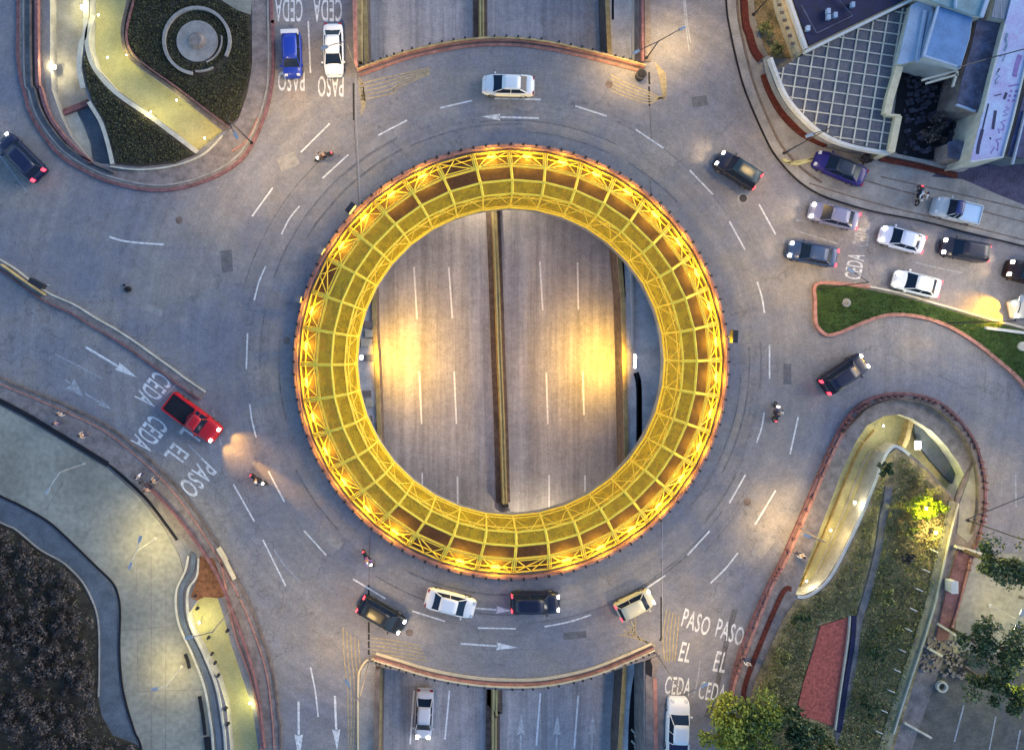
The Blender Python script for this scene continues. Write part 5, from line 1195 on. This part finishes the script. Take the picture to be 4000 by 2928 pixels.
# wall lamps
def wall_lamp(px, py, z, energy, lab, colr=(1, .82, .4), size=.14, group=None, m='lamp_w', dz=.0, aim=None, off=(0, 0, .5), rx=1, ry=1.5):
    p = W(px, py, z); r = empty('wall_lamp', p); tag(r, lab, 'lamp', group)
    b = bmesh.new(); box(b, -size*rx, size*rx, -size*ry, size*ry, -.12, 0); link('housing', b, 'metal', r)
    b = bmesh.new(); box(b, -size*.8*rx, size*.8*rx, -size*.8*ry, size*.8*ry, .002, .06); link('lens', b, m, r)
    point((0, 0, .3+dz), energy, colr, .12, r, 'lamp_light') if not aim else point(off, energy, colr, .5, r, 'lamp_light', spot=R(165), aim=aim)
G = 'wall lamps along the ochre path'
wall_lamp(212, 262, -.2, 110, 'bright wall lamp on the left wall of the sunken court', (1, .86, .45))
wall_lamp(322, 28, -.1, 150, 'wall lamp at the top of the sunken court', (1, .9, .4))
PY = (1, .88, .30)
wall_lamp(495, 215, -.0, 34, 'lamp on the inner bend of the ochre path', PY, .05, dz=.5)
wall_lamp(590, 438, -.0, 36, 'lamp halfway down the lower side of the ochre path', PY, .05, dz=.5)
wall_lamp(384, 60, -.0, 34, 'lamp at the top end of the ochre path', PY, .05, dz=.5)
wall_lamp(690, 392, -.0, 26, 'lamp halfway down the upper side of the ochre path', PY, .05, dz=.5)
wall_lamp(800, 540, 0, 26, 'amber lamp near the lower end of the ochre path', (1, .66, .15), .05, dz=.5)
wall_lamp(420, 225, 0, 28, 'lamp on the outer bend of the ochre path', PY, .05, dz=.5)
wall_lamp(3585, 1738, -.7, 60, 'glaring white lamp at the bend of the hook shaped walkway', (1, .95, .75), .28)
wall_lamp(3338, 1962, -.5, 26, 'white lamp halfway along the hook shaped walkway', (1, .88, .6), .10, dz=.3)
wall_lamp(3450, 1662, -.4, 30, 'lamp inside the head of the hook shaped walkway', (1, .86, .45), .06, dz=.3)
wall_lamp(3150, 2268, -.8, 22, 'lamp at the rounded lower end of the hook shaped walkway', (1, .88, .6), .06, dz=.3)
wall_lamp(3245, 2070, -.8, 34, 'lamp in the lower half of the hook shaped walkway', (1, .75, .3), .06, dz=.3)
wall_lamp(778, 2430, -.2, 34, 'lamp on the left wall of the lit ramp', (1, .95, .35), .06, dz=.3)
wall_lamp(975, 2745, -.2, 50, 'bright lamp on the right wall of the lit ramp', (1, .95, .35), .06, dz=.3)
wall_lamp(2480, 1410, -2.2, 1900, 'glaring lamp on the right wall of the sunken highway', (1, .55, .05), .34, ry=2.2, rx=.35, aim=(-1, 0, -1.1), off=(-1.5, 0, .9))
wall_lamp(1412, 1395, -2.2, 1900, 'lamp under the left side of the ring deck', (1, .55, .05), .14, aim=(1, 0, -1.0), off=(1.9, 0, .9))
wall_lamp(1880, 700, -3.5, 500, 'lamp under the upper side of the ring deck', (1, .8, .55), .1)
wall_lamp(2100, 2120, -3.5, 500, 'lamp under the lower side of the ring deck', (1, .8, .55), .1)
wall_lamp(3618, 1985, 2.0, 300, 'yellow green garden lamp inside the lime bush', (.95, 1, .08), .08)
wall_lamp(3945, 2600, 3.6, 260, 'yellow lamp among the dark trees at right', (1, .9, .1), .16, m='lamp_y')
street_lamp(712, 2600, 190, 3.6, 1, 'street lamp between the concrete yard and the slate channel band', LE*.22, (1, .78, .22), m='pale', arm=.9)
wall_lamp(3655, 2080, .9, 160, 'added low lamp brightening the slope below the lime bush', (1, .8, .25), .08)  # added only to brighten the slope

# ------------------------------------------------------------------ planting
def leaves(bm, n, fn, s0, s1):
    for i in range(n):
        p = fn()
        if p is None: continue
        s_ = rnd.uniform(s0, s1)
        a = Vector((rnd.gauss(0, 1), rnd.gauss(0, 1), rnd.gauss(0, .8))).normalized(); q = a.orthogonal().normalized(); w_ = a.cross(q)
        t = rnd.uniform(0, 6.28); u = q*math.cos(t)+w_*math.sin(t); v = a.cross(u)
        vs = [bm.verts.new(p+u*s_), bm.verts.new(p+v*s_*.55), bm.verts.new(p-u*s_), bm.verts.new(p-v*s_*.55)]
        bm.faces.new(vs)
def tree(px, py, r_px, h_, m, lab, n=2600, name='tree', group=None, m2=None, ls=(.06, .20), flat=.6):
    ra = r_px*S; zc = h_*.72
    p = W(px, py, zc); r = empty(name, (p.x, p.y, .1)); tag(r, lab, 'tree' if h_ > 2.5 else 'bush', group)
    b = bmesh.new(); tube(b, (0, 0, 0), (.05, 0, h_*.45), .05*h_*.5+.04, 7, .03*h_*.5+.03)
    lobes = []
    for k in range(17):
        a = rnd.uniform(0, 6.28); d = rnd.uniform(.1, .95)*ra
        lobes.append((Vector((math.cos(a)*d, math.sin(a)*d, zc+rnd.uniform(-.2, .25)*h_*flat)), rnd.uniform(.14, .40)*ra))
        if k < 7: tube(b, (.05, 0, h_*.42), lobes[-1][0], .035*h_*.3+.02, 5, .015)
    link('trunk', b, 'bark', r)
    def fn():
        c_, rr = lobes[min(int(abs(rnd.gauss(0, 8))), 16)]; d = Vector((rnd.gauss(0, 1), rnd.gauss(0, 1), rnd.gauss(0, .8))).normalized()
        return c_+d*rr*(rnd.random()**.35)*Vector((1, 1, .7)).length/1.57*rnd.uniform(.75, 1.15)
    b = bmesh.new(); leaves(b, n, fn, *ls); link('crown', b, m, r)
    if m2:
        b = bmesh.new(); leaves(b, n//3, fn, *ls); link('crown', b, m2, r)['label'] = 'second tone of leaves'
    return r
TG = 'trees in the lower right corner'
tree(2845, 2850, 125, 5, 'leaf_l', 'yellow green tree beside the white pickup at the bottom', 4600, m2='leaf_l')
tree(2975, 2830, 130, 5, 'leaf_l', 'large yellow green tree at the foot of the red brick edging', 4200, m2='leaf_d')
tree(3110, 2890, 110, 5, 'leaf_d', 'dark green tree below the red strip', 3800, m2='leaf_m')
tree(3235, 2920, 60, 4, 'leaf_m', 'olive tree at the bottom end of the red strip', 2000)
tree(3925, 2215, 120, 7, 'leaf_d', 'dark green tree overhanging the right edge forecourt', 2600, m2='leaf_m')
tree(3830, 2520, 95, 5, 'leaf_d', 'dark tree above the car park near the rubble patch', 1800)
tree(3960, 2560, 110, 6, 'leaf_d', 'dark tree around the yellow lamp at the right edge', 2200, m2='leaf_m')
tree(3880, 2680, 100, 5, 'leaf_d', 'dark tree just above the parking bay lines', 1900, m2='leaf_m')
tree(3990, 2720, 70, 5, 'leaf_d', 'dark tree cut by the right edge above the bay lines', 1300)
tree(3615, 1990, 66, 1.7, 'leaf_y', 'glowing lime yellow bush on the slope of the lower right loop', 2600, 'bush')
for (x, y, r_, lab, m_) in ((3560, 2075, 45, 'small olive bush under the lime bush', 'leaf_m'), (3545, 2180, 24, 'small dark round bush left of the service path', 'leaf_b'), (3462, 2330, 40, 'dry bush between the footpath and the service path', 'leaf_m'), (3488, 2465, 30, 'small tawny bush halfway down the slope', 'leaf_m'), (3420, 2560, 44, 'green bush right of the red strip', 'leaf_d'), (3390, 2760, 50, 'dark bush beside the lower footpath', 'leaf_d'), (3460, 1830, 30, 'dark bush in the bend of the hook shaped walkway', 'leaf_d'),
                            (3130, 2420, 40, 'green bush at the end of the hook shaped walkway', 'leaf_d'), (3060, 2560, 45, 'olive bush left of the red strip', 'leaf_m'), (3010, 2680, 48, 'dark olive bush near the large yellow green tree', 'leaf_m'), (3380, 620, 26, 'dark brown bush in front of the grid canopy', 'leaf_b'), (3650, 510, 60, 'grey violet bush in the dark courtyard', 'leaf_b'), (2990, 120, 40, 'olive bush before the cream facade', 'leaf_m'), (3030, 190, 30, 'small green bush at the facade corner', 'leaf_m')):
    tree(x, y, r_, 1.3, m_, lab, 700, 'bush', None, None, (.06, .15))
def scatter(name, poly, n, m, lab, z0, z1, s0, s1, keep=None):
    xs = [p[0] for p in poly]; ys = [p[1] for p in poly]
    def fn():
        for _ in range(30):
            x, y = rnd.uniform(max(min(xs), -150), min(max(xs), 4150)), rnd.uniform(max(min(ys), -150), min(max(ys), 3080))
            if inside(x, y, poly) and (keep is None or keep(x, y)):
                z = rnd.uniform(z0, z1); return W(x, y, z)
        return None
    b = bmesh.new(); leaves(b, n, fn, s0, s1); o = link(name, b, m); tag(o, lab, 'plants', kind='stuff'); return o
thicket = [(-150, 2000), (0, 2052), (60, 2085), (150, 2160), (220, 2200), (258, 2228), (310, 2290), (352, 2372), (368, 2450), (370, 2600), (366, 2705), (385, 2800), (432, 2880), (525, 2912), (560, 3080), (-150, 3080)]
clumps = [(rnd.uniform(-150, 560), rnd.uniform(2020, 3080), rnd.uniform(12, 34)) for _ in range(620)]
clumps = [c_ for c_ in clumps if inside(c_[0], c_[1], thicket)]
def bush_pt():
    for _ in range(20):
        x, y, r_ = rnd.choice(clumps); a = rnd.uniform(0, 6.28); q = rnd.random()**.6
        X, Y = x+math.cos(a)*q*r_, y+math.sin(a)*q*r_
        if inside(X, Y, thicket): return W(X, Y, .15+(1-q*q)*r_*.05)
    return None
b = bmesh.new(); leaves(b, 34000, bush_pt, .05, .17); tag(link('thicket', b, 'leaf_b'), 'dark brown twiggy thicket filling the lower left corner', 'plants', kind='stuff')
scatter('thicket', thicket, 2500, 'leaf_g', 'olive tufts among the lower left thicket', .2, .8, .05, .13)
bed1 = [(508, -50), (496, 60), (506, 195), (567, 263), (681, 340), (888, 485), (930, 455), (955, 363), (976, 250), (970, 65), (860, 5)]
scatter('ground_cover', bed1, 11000, 'leaf_g', 'low dark ground cover in the bed with the stone rings', .11, .2, .05, .11, lambda x, y: (x-772)**2+(y-163)**2 > 85**2 and abs(math.hypot(x-772, y-163)-128) > 9)
scatter('ground_cover', [(330, 215), (350, 260), (450, 385), (590, 480), (750, 600), (681, 630), (545, 640), (460, 632), (436, 560), (408, 470), (362, 392), (345, 340), (328, 262)], 5000, 'leaf_g', 'low dark ground cover in the planted triangle', .11, .22, .05, .11)
scatter('grass', tri, 9000, mat('blade_green', (.05, .11, .02), .8, .3, 3, .3), 'short green grass of the right lawn wedge', .17, .26, .04, .09)
slope_poly = [(3300, 2210), (3380, 2030), (3440, 1880), (3475, 1800), (3500, 1770), (3560, 1810), (3670, 1920), (3715, 1985), (3690, 2080), (3640, 2300), (3560, 2560), (3470, 2900), (3420, 3080), (2910, 3080), (2930, 2800), (3060, 2450), (3130, 2360), (3230, 2300)]
red_poly = [(3195, 2435), (3360, 2395), (3330, 2600), (3285, 2850), (3180, 2820), (3100, 2800)]
scatter('ground_cover', slope_poly, 26000, 'leaf_m', 'tangled dry grass and weeds on the lower right slope', .2, .5, .05, .13, lambda x, y: not inside(x, y, red_poly) and not (abs(x-(3472-(y-1900)*.215)) < 20))
rub = [(3560, 2480), (3720, 2500), (3800, 2560), (3790, 2650), (3690, 2640), (3600, 2620)]
b = bmesh.new()
for i in range(260):
    x, y = rnd.uniform(3560, 3800), rnd.uniform(2480, 2650)
    if inside(x, y, rub):
        p = W(x, y, .2); s_ = rnd.uniform(.05, .16); box(b, -s_, s_, -s_*.7, s_*.7, .1, .1+s_*1.5, Matrix.Translation((p.x, p.y, 0))@Matrix.Rotation(rnd.uniform(0, 3), 4, 'Z'))
tag(link('rubble', b, 'walk'), 'patch of brown rubble beside the dark trees', 'rubble', kind='stuff')
p = W(3790, 2040, 6.5); cb = bmesh.new(); tube(cb, W(3770, 2030, 6.8), W(4000, 1938, 7.0), .035, 5); tube(cb, W(4000, 1938, 7.0), W(4400, 1790, 7.5), .035, 5)
tag(link('overhead_cable', cb, 'dark'), 'thin black cable running off the right edge from the loop lamp', 'cable')
